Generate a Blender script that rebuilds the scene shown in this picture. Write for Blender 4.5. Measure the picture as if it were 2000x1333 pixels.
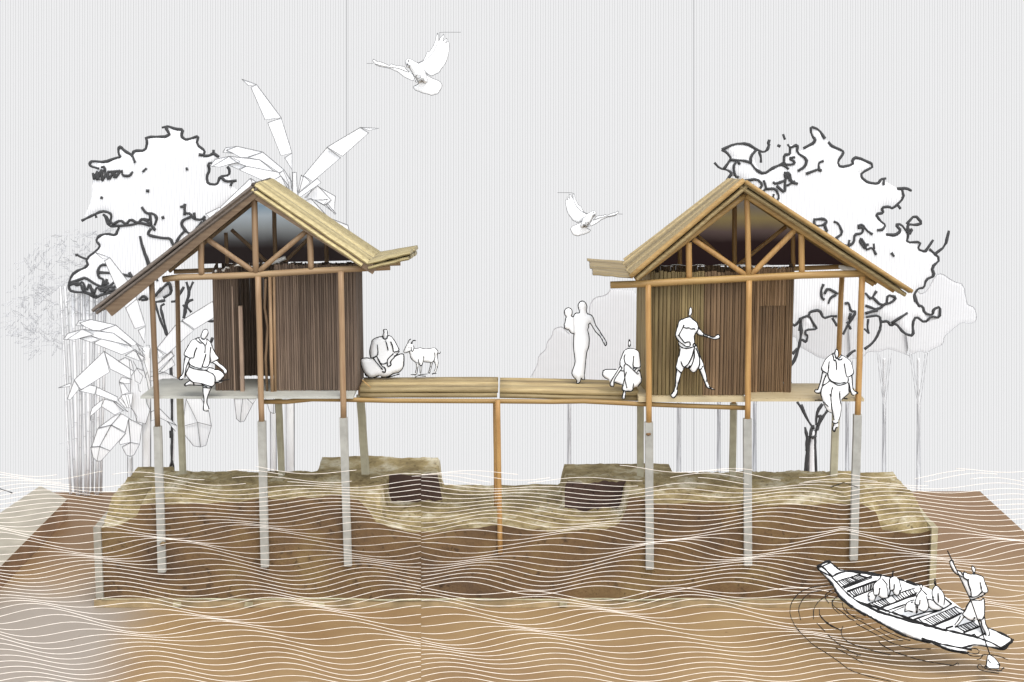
import bpy, math, random
import numpy as np
from mathutils import Vector
from mathutils.geometry import delaunay_2d_cdt

random.seed(7)
R = math.radians
for o in list(bpy.data.objects): bpy.data.objects.remove(o)
sc = bpy.context.scene

# ------------------------------------------------------------ camera, world, sun, exposure
FPX = 3400.0; PITCH = math.atan(577.0 / FPX); CY = -32.0; CH = 10.58
cam = bpy.data.cameras.new('camera'); co = bpy.data.objects.new('camera', cam)
sc.collection.objects.link(co); sc.camera = co
cam.sensor_width = 36; cam.lens = FPX / 2000 * 36; cam.clip_end = 1000; cam.clip_start = 0.5
co.location = (0, CY, CH); co.rotation_euler = (math.pi / 2 - PITCH, 0, 0)

EXPOSURE = 1.22
SUN_EL, SUN_AZ = 58.0, 158.0          # azimuth clockwise from +Y: from the front, high
w = bpy.data.worlds.new('World'); sc.world = w; w.use_nodes = True
nt = w.node_tree; bg = nt.nodes['Background']
sky = nt.nodes.new('ShaderNodeTexSky'); sky.sky_type = 'NISHITA'; sky.sun_disc = False
sky.sun_elevation = R(SUN_EL); sky.sun_rotation = R(SUN_AZ)
hs = nt.nodes.new('ShaderNodeHueSaturation'); hs.inputs['Saturation'].default_value = 0.22
nt.links.new(sky.outputs[0], hs.inputs['Color']); nt.links.new(hs.outputs[0], bg.inputs[0])
bg.inputs[1].default_value = 0.15
sl = bpy.data.lights.new('sun', 'SUN'); so = bpy.data.objects.new('sun', sl); sc.collection.objects.link(so)
sl.energy = 0.8; sl.angle = R(25); sl.color = (1.0, 0.94, 0.86)
sd = Vector((math.sin(R(SUN_AZ)) * math.cos(R(SUN_EL)), math.cos(R(SUN_AZ)) * math.cos(R(SUN_EL)), math.sin(R(SUN_EL))))
so.rotation_euler = sd.to_track_quat('Z', 'Y').to_euler(); so.location = (20, -10, 30)
sc.view_settings.view_transform = 'Standard'; sc.view_settings.look = 'None'
sc.view_settings.exposure = EXPOSURE; sc.view_settings.gamma = 1
sc.render.engine = 'CYCLES'
try: sc.cycles.max_bounces = 6
except Exception: pass

# ------------------------------------------------------------ projection helpers (photo measurement -> metres)
cp, sp = math.cos(PITCH), math.sin(PITCH)
def ray(u, v):
    a = (u - 1000.0) / FPX; b = (666.5 - v) / FPX
    return a, cp + b * sp, -sp + b * cp
def at(u, v, Y):
    a, dy, dz = ray(u, v); t = (Y - CY) / dy
    return Vector((a * t, Y, CH + dz * t))
def atz(u, v, z=0.0):
    a, dy, dz = ray(u, v); t = (z - CH) / dz
    return Vector((a * t, CY + dy * t, z))
RA = at(1000, 925, -0.42); RB = atz(1000, 1345, 0.03)       # the sloping sheet of water threads
RN = Vector((0, RB.z - RA.z, -(RB.y - RA.y))); RN = RN if RN.z > 0 else -RN; RN.normalize()
def rampY(u, v):
    a, dy, dz = ray(u, v); o = Vector((0, CY, CH)); d = Vector((a, dy, dz))
    t = (RA - o).dot(RN) / d.dot(RN); return CY + dy * t

# ------------------------------------------------------------ mesh helpers
C = sc.collection
def srgb(r, g, b):
    f = lambda c: (c / 255 / 12.92) if c / 255 <= 0.04045 else ((c / 255 + 0.055) / 1.055) ** 2.4
    return (f(r), f(g), f(b))
class MB:
    def __init__(s): s.v = []; s.f = []; s.t = []; s.m = []; s.sm = []
    def add(s, vs, fs, tint=1.0, mi=0, smooth=False):
        o = len(s.v); s.v += [tuple(p) for p in vs]
        s.t += [tint] * len(vs)
        for f in fs: s.f.append([o + i for i in f]); s.m.append(mi); s.sm.append(smooth)
    def tube(s, pts, r, n=6, tint=1.0, mi=0, rs=None, flat=1.0, up=None):
        pts = [Vector(p) for p in pts]
        P = [pts[0]]
        for p in pts[1:]:
            if (p - P[-1]).length > 1e-5: P.append(p)
        if len(P) < 2: return
        vs = []; N = len(P)
        d0 = (P[1] - P[0]).normalized()
        ref = Vector(up) if up else (Vector((0, 1, 0)) if abs(d0.y) < 0.8 else Vector((0, 0, 1)))
        for i, p in enumerate(P):
            d = (P[min(i + 1, N - 1)] - P[max(i - 1, 0)])
            if d.length < 1e-9: d = d0
            d.normalize(); a = d.cross(ref)
            if a.length < 1e-4: a = d.cross(Vector((1, 0, 0)))
            a.normalize(); b = a.cross(d).normalized()
            rr = r * (rs[min(i, len(rs) - 1)] if rs else 1)
            for k in range(n):
                th = 2 * math.pi * (k + 0.5) / n
                vs.append(p + a * math.cos(th) * rr + b * math.sin(th) * rr * flat)
        fs = []
        for i in range(N - 1):
            for k in range(n):
                k2 = (k + 1) % n
                fs.append([i * n + k, i * n + k2, (i + 1) * n + k2, (i + 1) * n + k])
        fs.append(list(range(n))[::-1]); fs.append([(N - 1) * n + k for k in range(n)])
        s.add(vs, fs, tint, mi, n > 4)
    def beam(s, p0, p1, w, h, tint=1.0, mi=0, up=(0, 0, 1)):
        p0 = Vector(p0); p1 = Vector(p1); d = (p1 - p0).normalized(); a = d.cross(Vector(up))
        if a.length < 1e-4: a = Vector((1, 0, 0))
        a.normalize(); b = a.cross(d).normalized()
        vs = [q + a * sx * w / 2 + b * sz * h / 2 for q in (p0, p1) for sx, sz in ((-1, -1), (1, -1), (1, 1), (-1, 1))]
        s.add(vs, [[0, 3, 2, 1], [4, 5, 6, 7], [0, 1, 5, 4], [1, 2, 6, 5], [2, 3, 7, 6], [3, 0, 4, 7]], tint, mi)
    def box(s, x0, x1, y0, y1, z0, z1, tint=1.0, mi=0):
        vs = [(x, y, z) for z in (z0, z1) for x, y in ((x0, y0), (x1, y0), (x1, y1), (x0, y1))]
        s.add(vs, [[0, 3, 2, 1], [4, 5, 6, 7], [0, 1, 5, 4], [1, 2, 6, 5], [2, 3, 7, 6], [3, 0, 4, 7]], tint, mi)
    def build(s, name, mats, parent=None, bevel=0):
        me = bpy.data.meshes.new(name); me.from_pydata(s.v, [], s.f); me.validate(clean_customdata=False)
        if not isinstance(mats, (list, tuple)): mats = [mats]
        for m in mats: me.materials.append(m)
        if len(me.polygons) == len(s.m):
            me.polygons.foreach_set('material_index', s.m); me.polygons.foreach_set('use_smooth', s.sm)
        if len(me.vertices) == len(s.t):
            at_ = me.attributes.new('tint', 'FLOAT', 'POINT'); at_.data.foreach_set('value', s.t)
        me.update()
        o = bpy.data.objects.new(name, me); C.objects.link(o)
        if parent: o.parent = parent
        if bevel:
            b = o.modifiers.new('bevel', 'BEVEL'); b.width = bevel; b.segments = 2
        return o
def tag(o, label=None, cat=None, group=None, kind=None):
    if label: o['label'] = label
    if cat: o['category'] = cat
    if group: o['group'] = group
    if kind: o['kind'] = kind
    return o
def empty(name, loc):
    o = bpy.data.objects.new(name, None); C.objects.link(o); o.location = loc; o.empty_display_size = 0.2
    return o
def adopt(root):                       # children were meshed in world space: keep them there under a moved root
    from mathutils import Matrix
    for o in [c for c in bpy.data.objects if c.parent == root]:
        o.matrix_parent_inverse = Matrix.Translation(-Vector(root.location))

# ------------------------------------------------------------ materials
def newmat(name, rough=0.8):
    m = bpy.data.materials.new(name); m.use_nodes = True
    p = m.node_tree.nodes['Principled BSDF']; p.inputs['Roughness'].default_value = rough
    p.inputs['Specular IOR Level'].default_value = 0.25
    return m, m.node_tree, p
def L(nt, a, b): nt.links.new(a, b)
def noise(nt, coord, sc3, scale=1.0, detail=5.0, rough=0.55):
    mp = nt.nodes.new('ShaderNodeMapping'); mp.inputs['Scale'].default_value = sc3; L(nt, coord, mp.inputs['Vector'])
    n = nt.nodes.new('ShaderNodeTexNoise'); n.inputs['Scale'].default_value = scale
    n.inputs['Detail'].default_value = detail; n.inputs['Roughness'].default_value = rough
    L(nt, mp.outputs[0], n.inputs['Vector']); return n.outputs['Fac']
def ramp(nt, fac, stops):
    r = nt.nodes.new('ShaderNodeValToRGB'); L(nt, fac, r.inputs[0])
    while len(r.color_ramp.elements) < len(stops): r.color_ramp.elements.new(0.5)
    for e, (p, c) in zip(r.color_ramp.elements, stops): e.position = p; e.color = (*c, 1)
    return r.outputs[0]
def mixc(nt, fac, a, b, mode='MIX'):
    m = nt.nodes.new('ShaderNodeMix'); m.data_type = 'RGBA'; m.blend_type = mode
    for s, val in ((m.inputs[0], fac), (m.inputs[6], a), (m.inputs[7], b)):
        if hasattr(val, 'links') or hasattr(val, 'is_linked'): L(nt, val, s)
        else: s.default_value = val if not isinstance(val, tuple) else (*val, 1)
    return m.outputs[2]
def math_(nt, op, a, b=None, clamp=False):
    m = nt.nodes.new('ShaderNodeMath'); m.operation = op; m.use_clamp = clamp
    for s, val in ((m.inputs[0], a), (m.inputs[1], b)):
        if val is None: continue
        if hasattr(val, 'is_linked'): L(nt, val, s)
        else: s.default_value = val
    return m.outputs[0]
def bump(nt, p, h, strength=0.4, dist=0.01):
    b = nt.nodes.new('ShaderNodeBump'); b.inputs['Strength'].default_value = strength; b.inputs['Distance'].default_value = dist
    L(nt, h, b.inputs['Height']); L(nt, b.outputs[0], p.inputs['Normal'])
def wood(name, c1, c2, axis='z', rough=0.6, k=1.0, tint=True, fine=26):
    m, nt, p = newmat(name, rough); tc = nt.nodes.new('ShaderNodeTexCoord').outputs['Object']
    s = {'x': (1.2, fine, fine), 'y': (fine, 1.2, fine), 'z': (fine, fine, 1.2)}[axis]
    g = noise(nt, tc, s, k, 6, 0.6); blot = noise(nt, tc, (1, 1, 1), 2.3, 4)
    col = ramp(nt, g, [(0.3, c2), (0.62, c1)])
    col = mixc(nt, math_(nt, 'MULTIPLY', blot, 0.45), col, tuple(x * 0.62 for x in c2))
    if tint:
        a = nt.nodes.new('ShaderNodeAttribute'); a.attribute_name = 'tint'
        t = nt.nodes.new('ShaderNodeCombineColor')
        for i in range(3): L(nt, a.outputs['Fac'], t.inputs[i])
        col = mixc(nt, 1.0, col, t.outputs[0], 'MULTIPLY')
    L(nt, col, p.inputs['Base Color']); bump(nt, p, g, 0.35, 0.006)
    return m
def paper(name, c, stripes=0.0, period=0.064, rough=0.9):
    m, nt, p = newmat(name, rough); p.inputs['Specular IOR Level'].default_value = 0.05
    tc = nt.nodes.new('ShaderNodeTexCoord').outputs['Object']
    n = noise(nt, tc, (6, 6, 6), 1.0, 3)
    col = ramp(nt, n, [(0.3, tuple(x * 0.97 for x in c)), (0.7, c)])
    if stripes:
        sx = nt.nodes.new('ShaderNodeSeparateXYZ'); L(nt, tc, sx.inputs[0])
        fr = math_(nt, 'FRACT', math_(nt, 'DIVIDE', sx.outputs[0], period))
        on = math_(nt, 'LESS_THAN', fr, 0.3)
        col = mixc(nt, math_(nt, 'MULTIPLY', on, stripes), col, (0.25, 0.25, 0.26))
    L(nt, col, p.inputs['Base Color']); return m
def plain(name, c, rough=0.8, var=0.15, sc_=8.0, bm=0.0):
    m, nt, p = newmat(name, rough); tc = nt.nodes.new('ShaderNodeTexCoord').outputs['Object']
    n = noise(nt, tc, (1, 1, 1), sc_, 5)
    L(nt, ramp(nt, n, [(0.3, tuple(x * (1 - var) for x in c)), (0.7, tuple(min(1, x * (1 + var)) for x in c))]), p.inputs['Base Color'])
    if bm: bump(nt, p, n, bm, 0.01)
    return m

M = {}
M['white'] = paper('white_card', (0.86, 0.86, 0.855))
M['crown'] = paper('striped_card', (0.76, 0.76, 0.765), 0.30, 0.0588)
M['leafw'] = paper('white_leaf_card', (0.86, 0.86, 0.865), 0.16, 0.0565)
M['culm'] = paper('pale_culm', (0.80, 0.80, 0.80))
M['faint'] = paper('pinstriped_card', (0.665, 0.665, 0.67), 0.26, 0.0645)
M['ink'] = plain('black_ink', (0.008, 0.008, 0.008), 0.7, 0.1)
M['dark'] = plain('dark_grey_ink', (0.052, 0.052, 0.053), 0.8, 0.1)
M['grey'] = plain('grey_ink', (0.13, 0.13, 0.133), 0.8, 0.1)
M['pale'] = plain('pale_grey_ink', (0.42, 0.42, 0.43), 0.8, 0.1)
M['thread'] = plain('cream_thread', (0.86, 0.79, 0.71), 0.7, 0.03)
M['dowel'] = wood('dowel_wood', (0.37, 0.25, 0.145), (0.27, 0.165, 0.09), 'z', 0.45, 1.0)
M['dowel_x'] = wood('dowel_wood_lengthwise', (0.38, 0.27, 0.15), (0.28, 0.175, 0.095), 'x', 0.45, 1.0)
M['dowel_g'] = wood('weathered_dowel_wood', (0.30, 0.21, 0.13), (0.20, 0.13, 0.08), 'x', 0.55, 1.0)
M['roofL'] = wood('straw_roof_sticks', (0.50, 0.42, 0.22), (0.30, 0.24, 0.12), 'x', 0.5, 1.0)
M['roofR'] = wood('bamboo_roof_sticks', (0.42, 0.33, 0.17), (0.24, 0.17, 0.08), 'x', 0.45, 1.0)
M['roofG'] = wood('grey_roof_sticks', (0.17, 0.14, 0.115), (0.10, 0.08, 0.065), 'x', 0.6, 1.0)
M['wallL'] = wood('brown_wall_sticks', (0.205, 0.148, 0.105), (0.115, 0.080, 0.060), 'z', 0.65, 1.0)
M['wallR'] = wood('russet_wall_sticks', (0.25, 0.160, 0.085), (0.13, 0.080, 0.043), 'z', 0.6, 1.0)
M['wallO'] = wood('olive_wall_sticks', (0.30, 0.225, 0.10), (0.16, 0.11, 0.05), 'z', 0.6, 1.0)
M['sleeve'] = plain('grey_post_sleeve', (0.32, 0.315, 0.285), 0.75, 0.16, 5.0, 0.1)
M['sleeve_y'] = plain('cream_post_sleeve', (0.38, 0.35, 0.25), 0.75, 0.14, 5.0, 0.1)
M['board'] = plain('pale_floor_board', (0.40, 0.40, 0.36), 0.7, 0.12, 3.0, 0.1)
M['board_y'] = wood('cream_floor_board', (0.52, 0.44, 0.28), (0.42, 0.33, 0.19), 'x', 0.6, 1.0, False, 12)
M['dowelR'] = wood('warm_dowel_wood', (0.44, 0.27, 0.10), (0.33, 0.17, 0.06), 'z', 0.4, 1.0)
M['dowelR_x'] = wood('warm_dowel_wood_lengthwise', (0.42, 0.28, 0.11), (0.31, 0.18, 0.065), 'x', 0.4, 1.0)
M['glue'] = plain('dried_glue', (0.75, 0.73, 0.68), 0.35, 0.1, 12, 0.3)
M['frame'] = plain('pale_tray_edge', (0.34, 0.30, 0.19), 0.7, 0.35, 5.0, 0.2)
M['frame_g'] = plain('grey_tray_edge', (0.27, 0.25, 0.205), 0.7, 0.2, 5.0, 0.2)

def mat_backdrop():
    m = bpy.data.materials.new('glowing_pinstriped_backdrop'); m.use_nodes = True; nt = m.node_tree
    for n in list(nt.nodes): nt.nodes.remove(n)
    out = nt.nodes.new('ShaderNodeOutputMaterial'); em = nt.nodes.new('ShaderNodeEmission'); L(nt, em.outputs[0], out.inputs[0])
    tc = nt.nodes.new('ShaderNodeTexCoord').outputs['Object']; sx = nt.nodes.new('ShaderNodeSeparateXYZ'); L(nt, tc, sx.inputs[0])
    per = 5.0 / FPX * BACKDROP_D
    fr = math_(nt, 'FRACT', math_(nt, 'ADD', math_(nt, 'DIVIDE', sx.outputs[0], per), 200.0))
    r = nt.nodes.new('ShaderNodeValToRGB'); L(nt, fr, r.inputs[0]); r.color_ramp.interpolation = 'CONSTANT'
    st = [(0.0, 205), (0.25, 249), (0.48, 231), (0.74, 250)]
    while len(r.color_ramp.elements) < 4: r.color_ramp.elements.new(0.5)
    for e, (p_, c_) in zip(r.color_ramp.elements, st): e.position = p_; e.color = (*srgb(c_, c_, c_ + 1), 1)
    col = r.outputs[0]
    for u in (677, 1355):      # faint seams between the three sheets of the backdrop
        d_ = math_(nt, 'ABSOLUTE', math_(nt, 'SUBTRACT', sx.outputs[0], (u - 1000) / FPX * BACKDROP_D))
        col = mixc(nt, math_(nt, 'MULTIPLY', math_(nt, 'LESS_THAN', d_, 1.3 / FPX * BACKDROP_D), 0.6), col, (0.42, 0.42, 0.43))
    L(nt, col, em.inputs[0]); em.inputs[1].default_value = 1.0 / 2 ** EXPOSURE
    return m
BACKDROP_D = 52.0

def mat_clay(name, c1, c2, c3, sc_=2.2, bm=0.8):
    m, nt, p = newmat(name, 0.9); tc = nt.nodes.new('ShaderNodeTexCoord').outputs['Object']
    n = noise(nt, tc, (1, 1, 1.3), sc_, 8, 0.62); n2 = noise(nt, tc, (1, 1, 1), sc_ * 6, 6, 0.7); n4 = noise(nt, tc, (1, 0.6, 1), 9, 3, 0.5); n3 = noise(nt, tc, (1, 1, 1), sc_ * 22, 3, 0.6)
    col = ramp(nt, n, [(0.36, c2), (0.52, c1), (0.68, c3)])
    col = mixc(nt, math_(nt, 'MULTIPLY', ramp_f(nt, n2, 0.55, 0.68), 0.75), col, tuple(x * 0.45 for x in c2))
    col = mixc(nt, math_(nt, 'MULTIPLY', ramp_f(nt, n4, 0.64, 0.72), 0.5), col, tuple(x * 0.3 for x in c2))
    L(nt, col, p.inputs['Base Color'])
    h = math_(nt, 'ADD', math_(nt, 'MULTIPLY', n2, 0.7), math_(nt, 'MULTIPLY', n3, 0.35)); bump(nt, p, h, bm, 0.05)
    return m
def ramp_f(nt, f, a, b):
    mr = nt.nodes.new('ShaderNodeMapRange'); mr.inputs[1].default_value = a; mr.inputs[2].default_value = b; mr.interpolation_type = 'SMOOTHSTEP'
    L(nt, f, mr.inputs[0]); return mr.outputs[0]
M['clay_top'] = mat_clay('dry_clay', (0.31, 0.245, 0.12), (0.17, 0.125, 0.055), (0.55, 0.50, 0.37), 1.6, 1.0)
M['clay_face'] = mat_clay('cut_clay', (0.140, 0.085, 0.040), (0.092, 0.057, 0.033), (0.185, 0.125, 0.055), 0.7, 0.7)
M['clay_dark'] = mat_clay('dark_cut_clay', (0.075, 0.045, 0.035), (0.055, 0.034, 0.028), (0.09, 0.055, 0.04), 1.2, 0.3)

def mat_table():
    m, nt, p = newmat('kraft_table', 0.55); tc = nt.nodes.new('ShaderNodeTexCoord').outputs['Object']
    p.inputs['Specular IOR Level'].default_value = 0.3
    n = noise(nt, tc, (1, 1, 1), 0.35, 6); n2 = noise(nt, tc, (1, 1, 1), 40, 4, 0.8)
    col = ramp(nt, n, [(0.3, (0.235, 0.145, 0.068)), (0.7, (0.36, 0.25, 0.125))])
    sx = nt.nodes.new('ShaderNodeSeparateXYZ'); L(nt, tc, sx.inputs[0])
    d = math_(nt, 'ADD', sx.outputs[0], math_(nt, 'MULTIPLY', math_(nt, 'SUBTRACT', n, 0.5), 1.4))
    f1 = ramp_f(nt, d, -6.3, -7.7)
    f2 = ramp_f(nt, math_(nt, 'ADD', sx.outputs[1], math_(nt, 'MULTIPLY', math_(nt, 'SUBTRACT', n, 0.5), 3.0)), 2.5, -0.5)
    col = mixc(nt, math_(nt, 'MULTIPLY', f1, f2), col, (0.31, 0.275, 0.235))
    rear_shade = ramp_f(nt, math_(nt, 'ADD', sx.outputs[1], math_(nt, 'MULTIPLY', n, 2.0)), 1.0, 5.5)  # shade behind the block, painted into the rear table colour
    col = mixc(nt, math_(nt, 'MULTIPLY', rear_shade, 0.75), col, (0.150, 0.082, 0.040))
    spk = ramp_f(nt, noise(nt, tc, (1, 1, 1), 5.0, 2, 0.4), 0.74, 0.80)
    col = mixc(nt, math_(nt, 'MULTIPLY', spk, 0.5), col, (0.10, 0.06, 0.03))
    L(nt, mixc(nt, math_(nt, 'MULTIPLY', n2, 0.25), col, (0.16, 0.09, 0.04)), p.inputs['Base Color']); bump(nt, p, n2, 0.1, 0.004)
    return m
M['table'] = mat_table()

# ------------------------------------------------------------ the setting
def adopt_one(o): return o
def build_setting():
    s = MB(); W_, H_ = 95, 60
    s.add([(-W_, 0, -H_), (W_, 0, -H_), (W_, 0, H_), (-W_, 0, H_)], [[0, 1, 2, 3]])
    o = s.build('glowing_backdrop', mat_backdrop()); tag(o, kind='structure')  # striped backdrop sheet, given a glow of its own in place of lighting
    F = Vector((0, cp, -sp)); o.location = Vector((0, CY, CH)) + F * BACKDROP_D; o.rotation_euler = (-PITCH, 0, 0)
    g = MB(); g.add([(-400, -400, -9), (400, -400, -9), (400, 400, -9), (-400, 400, -9)], [[0, 1, 2, 3]])
    tag(g.build('ground', plain('grey_floor', (0.35, 0.35, 0.35), 0.8)), kind='structure')
    bl = atz(76, 962); br = atz(1914, 960); l2 = atz(-60, 1098); r2 = atz(2040, 1075)
    def ext(a, b, Y): t = (Y - a.y) / (b.y - a.y); return a + (b - a) * t
    fl = ext(bl, l2, -9); fr = ext(br, r2, -9)
    t = MB(); P = [bl, br, fr, fl]
    t.add([(p.x, p.y, 0) for p in P] + [(p.x, p.y, -0.3) for p in P], [[3, 2, 1, 0], [4, 5, 6, 7], [0, 1, 5, 4], [1, 2, 6, 5], [2, 3, 7, 6], [3, 0, 4, 7]])
    root = empty('table', (0, 0, -9)); tag(root, 'wide brown kraft paper covered table top under the clay block', 'table')
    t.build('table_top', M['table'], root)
    for p in P:
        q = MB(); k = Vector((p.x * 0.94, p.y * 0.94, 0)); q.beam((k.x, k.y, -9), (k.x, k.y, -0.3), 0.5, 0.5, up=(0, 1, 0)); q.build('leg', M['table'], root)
    adopt(root)
    # raised box along the left edge of the table
    b0 = atz(133, 1012); b1 = atz(0, 1152); d = (b1 - b0); b1 = b0 + d * 1.7; hgt = 0.44
    sL = MB(); n = Vector((-1, 0.25, 0)).normalized()
    w0 = atz(80, 985); w1 = w0 + d * 1.7 + Vector((-0.9, 0, 0))
    pts = [b0, b1, w1, w0]
    sL.add([(p.x, p.y, 0.004) for p in pts] + [(p.x, p.y, hgt) for p in pts], [[0, 3, 2, 1]], mi=1)
    sL.add([(p.x, p.y, 0.004) for p in pts] + [(p.x, p.y, hgt) for p in pts], [[4, 5, 6, 7]], mi=0)
    sL.add([(p.x, p.y, 0.004) for p in pts] + [(p.x, p.y, hgt) for p in pts], [[0, 1, 5, 4], [1, 2, 6, 5], [2, 3, 7, 6], [3, 0, 4, 7]], mi=1)
    o = sL.build('wooden_block', [plain('beige_card', (0.33, 0.30, 0.24), 0.6, 0.15, 2), plain('orange_ply', (0.27, 0.165, 0.095), 0.6, 0.35, 0.8)])
    tag(o, 'low beige board with orange plywood side lying along the left table edge', 'board')
build_setting()

# ------------------------------------------------------------ the clay block in its tray
def interp(x, pts):
    if x <= pts[0][0]: return pts[0][1]
    for (a, b), (c, d) in zip(pts, pts[1:]):
        if x <= c: return b + (d - b) * (x - a) / (c - a)
    return pts[-1][1]
_rng = np.random.RandomState(3)
_G = _rng.rand(64, 64)
def vn(x, y):
    xi, yi = math.floor(x), math.floor(y); fx, fy = x - xi, y - yi; fx = fx * fx * (3 - 2 * fx); fy = fy * fy * (3 - 2 * fy)
    g = lambda a, b: _G[a % 64, b % 64]
    return (g(xi, yi) * (1 - fx) + g(xi + 1, yi) * fx) * (1 - fy) + (g(xi, yi + 1) * (1 - fx) + g(xi + 1, yi + 1) * fx) * fy - 0.5
YF, YB = 0.03, 3.5
front_px = [(196, 1030), (240, 1024), (268, 1010), (276, 986), (400, 983), (500, 975), (600, 972), (668, 970), (700, 978), (722, 1000), (735, 1022), (770, 1031),
            (800, 1036), (860, 1037), (900, 1035), (960, 1029), (1000, 1031), (1050, 1035), (1120, 1040), (1180, 1036), (1210, 1022), (1222, 1000), (1230, 972),
            (1262, 977), (1290, 984), (1400, 985), (1450, 982), (1500, 990), (1560, 988), (1650, 985), (1684, 985), (1712, 1000), (1722, 1036), (1750, 1042), (1800, 1040), (1818, 1034)]
def zfront(x): 
    pts = [(at(u, v, YF).x, at(u, v, YF).z) for u, v in front_px]; return interp(x, pts)
_FP = [(at(u, v, YF).x, at(u, v, YF).z) for u, v in front_px]
XL, XR = at(198, 1100, YF).x, at(1817, 1100, YF).x
xr = lambda u, Y, v=960: at(u, v, Y).x
def clamp01(t): return max(0, min(1, t))
def sst(a, b, x): t = clamp01((x - a) / (b - a)); return t * t * (3 - 2 * t)
def clayz(x, Y):
    zf = interp(x, _FP)
    # plan of the plateaux and the valley further back
    zpl = 2.04 - 0.32 * sst(2.3, 3.5, Y); zval = 1.50
    left_edge = xr(742, 0) if Y < 2.2 else xr(862, 2.9)
    right_edge = xr(1226, 0) if Y < 1.6 else xr(1098, 2.6)
    w_ = 0.05
    pl = 1 - sst(left_edge - w_, left_edge + w_, x); pr = sst(right_edge - w_, right_edge + w_, x)
    zb = zval + (zpl - zval) * max(pl, pr)
    if Y > 2.2:
        e1 = sst(xr(628, 3.5) - .03, xr(628, 3.5) + .03, x) * (1 - sst(xr(861, 3.5) - .03, xr(861, 3.5) + .03, x))
        zb += e1 * (2.10 - zpl) * sst(2.2, 3.4, Y)
    if Y > 1.6:
        e2 = sst(xr(1098, 3.5) - .03, xr(1098, 3.5) + .03, x) * (1 - sst(xr(1308, 3.5) - .03, xr(1308, 3.5) + .03, x))
        zb += e2 * (1.95 - zpl) * sst(1.6, 3.4, Y)
    if x < xr(270, 0): zb = 1.62 + 0.25 * sst(0.5, 1.2, Y)
    if x > xr(1715, 0): zb = 1.56 + 0.2 * sst(0.6, 1.5, Y)
    k = sst(0.0, 0.9, Y) if xr(700, 0) < x < xr(1240, 0) else sst(0.0, 0.6, Y)
    z = zf * (1 - k) + zb * k
    z += 0.06 * vn(x * 2.1, Y * 2.1) + 0.05 * vn(x * 6, Y * 6) * (1 - .7 * sst(2.6, 3.4, Y)) + 0.035 * vn(x * 14, Y * 14) * (0.4 + sst(.05, .5, Y)) * (1 - .75 * sst(2.6, 3.4, Y))
    return z
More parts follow.
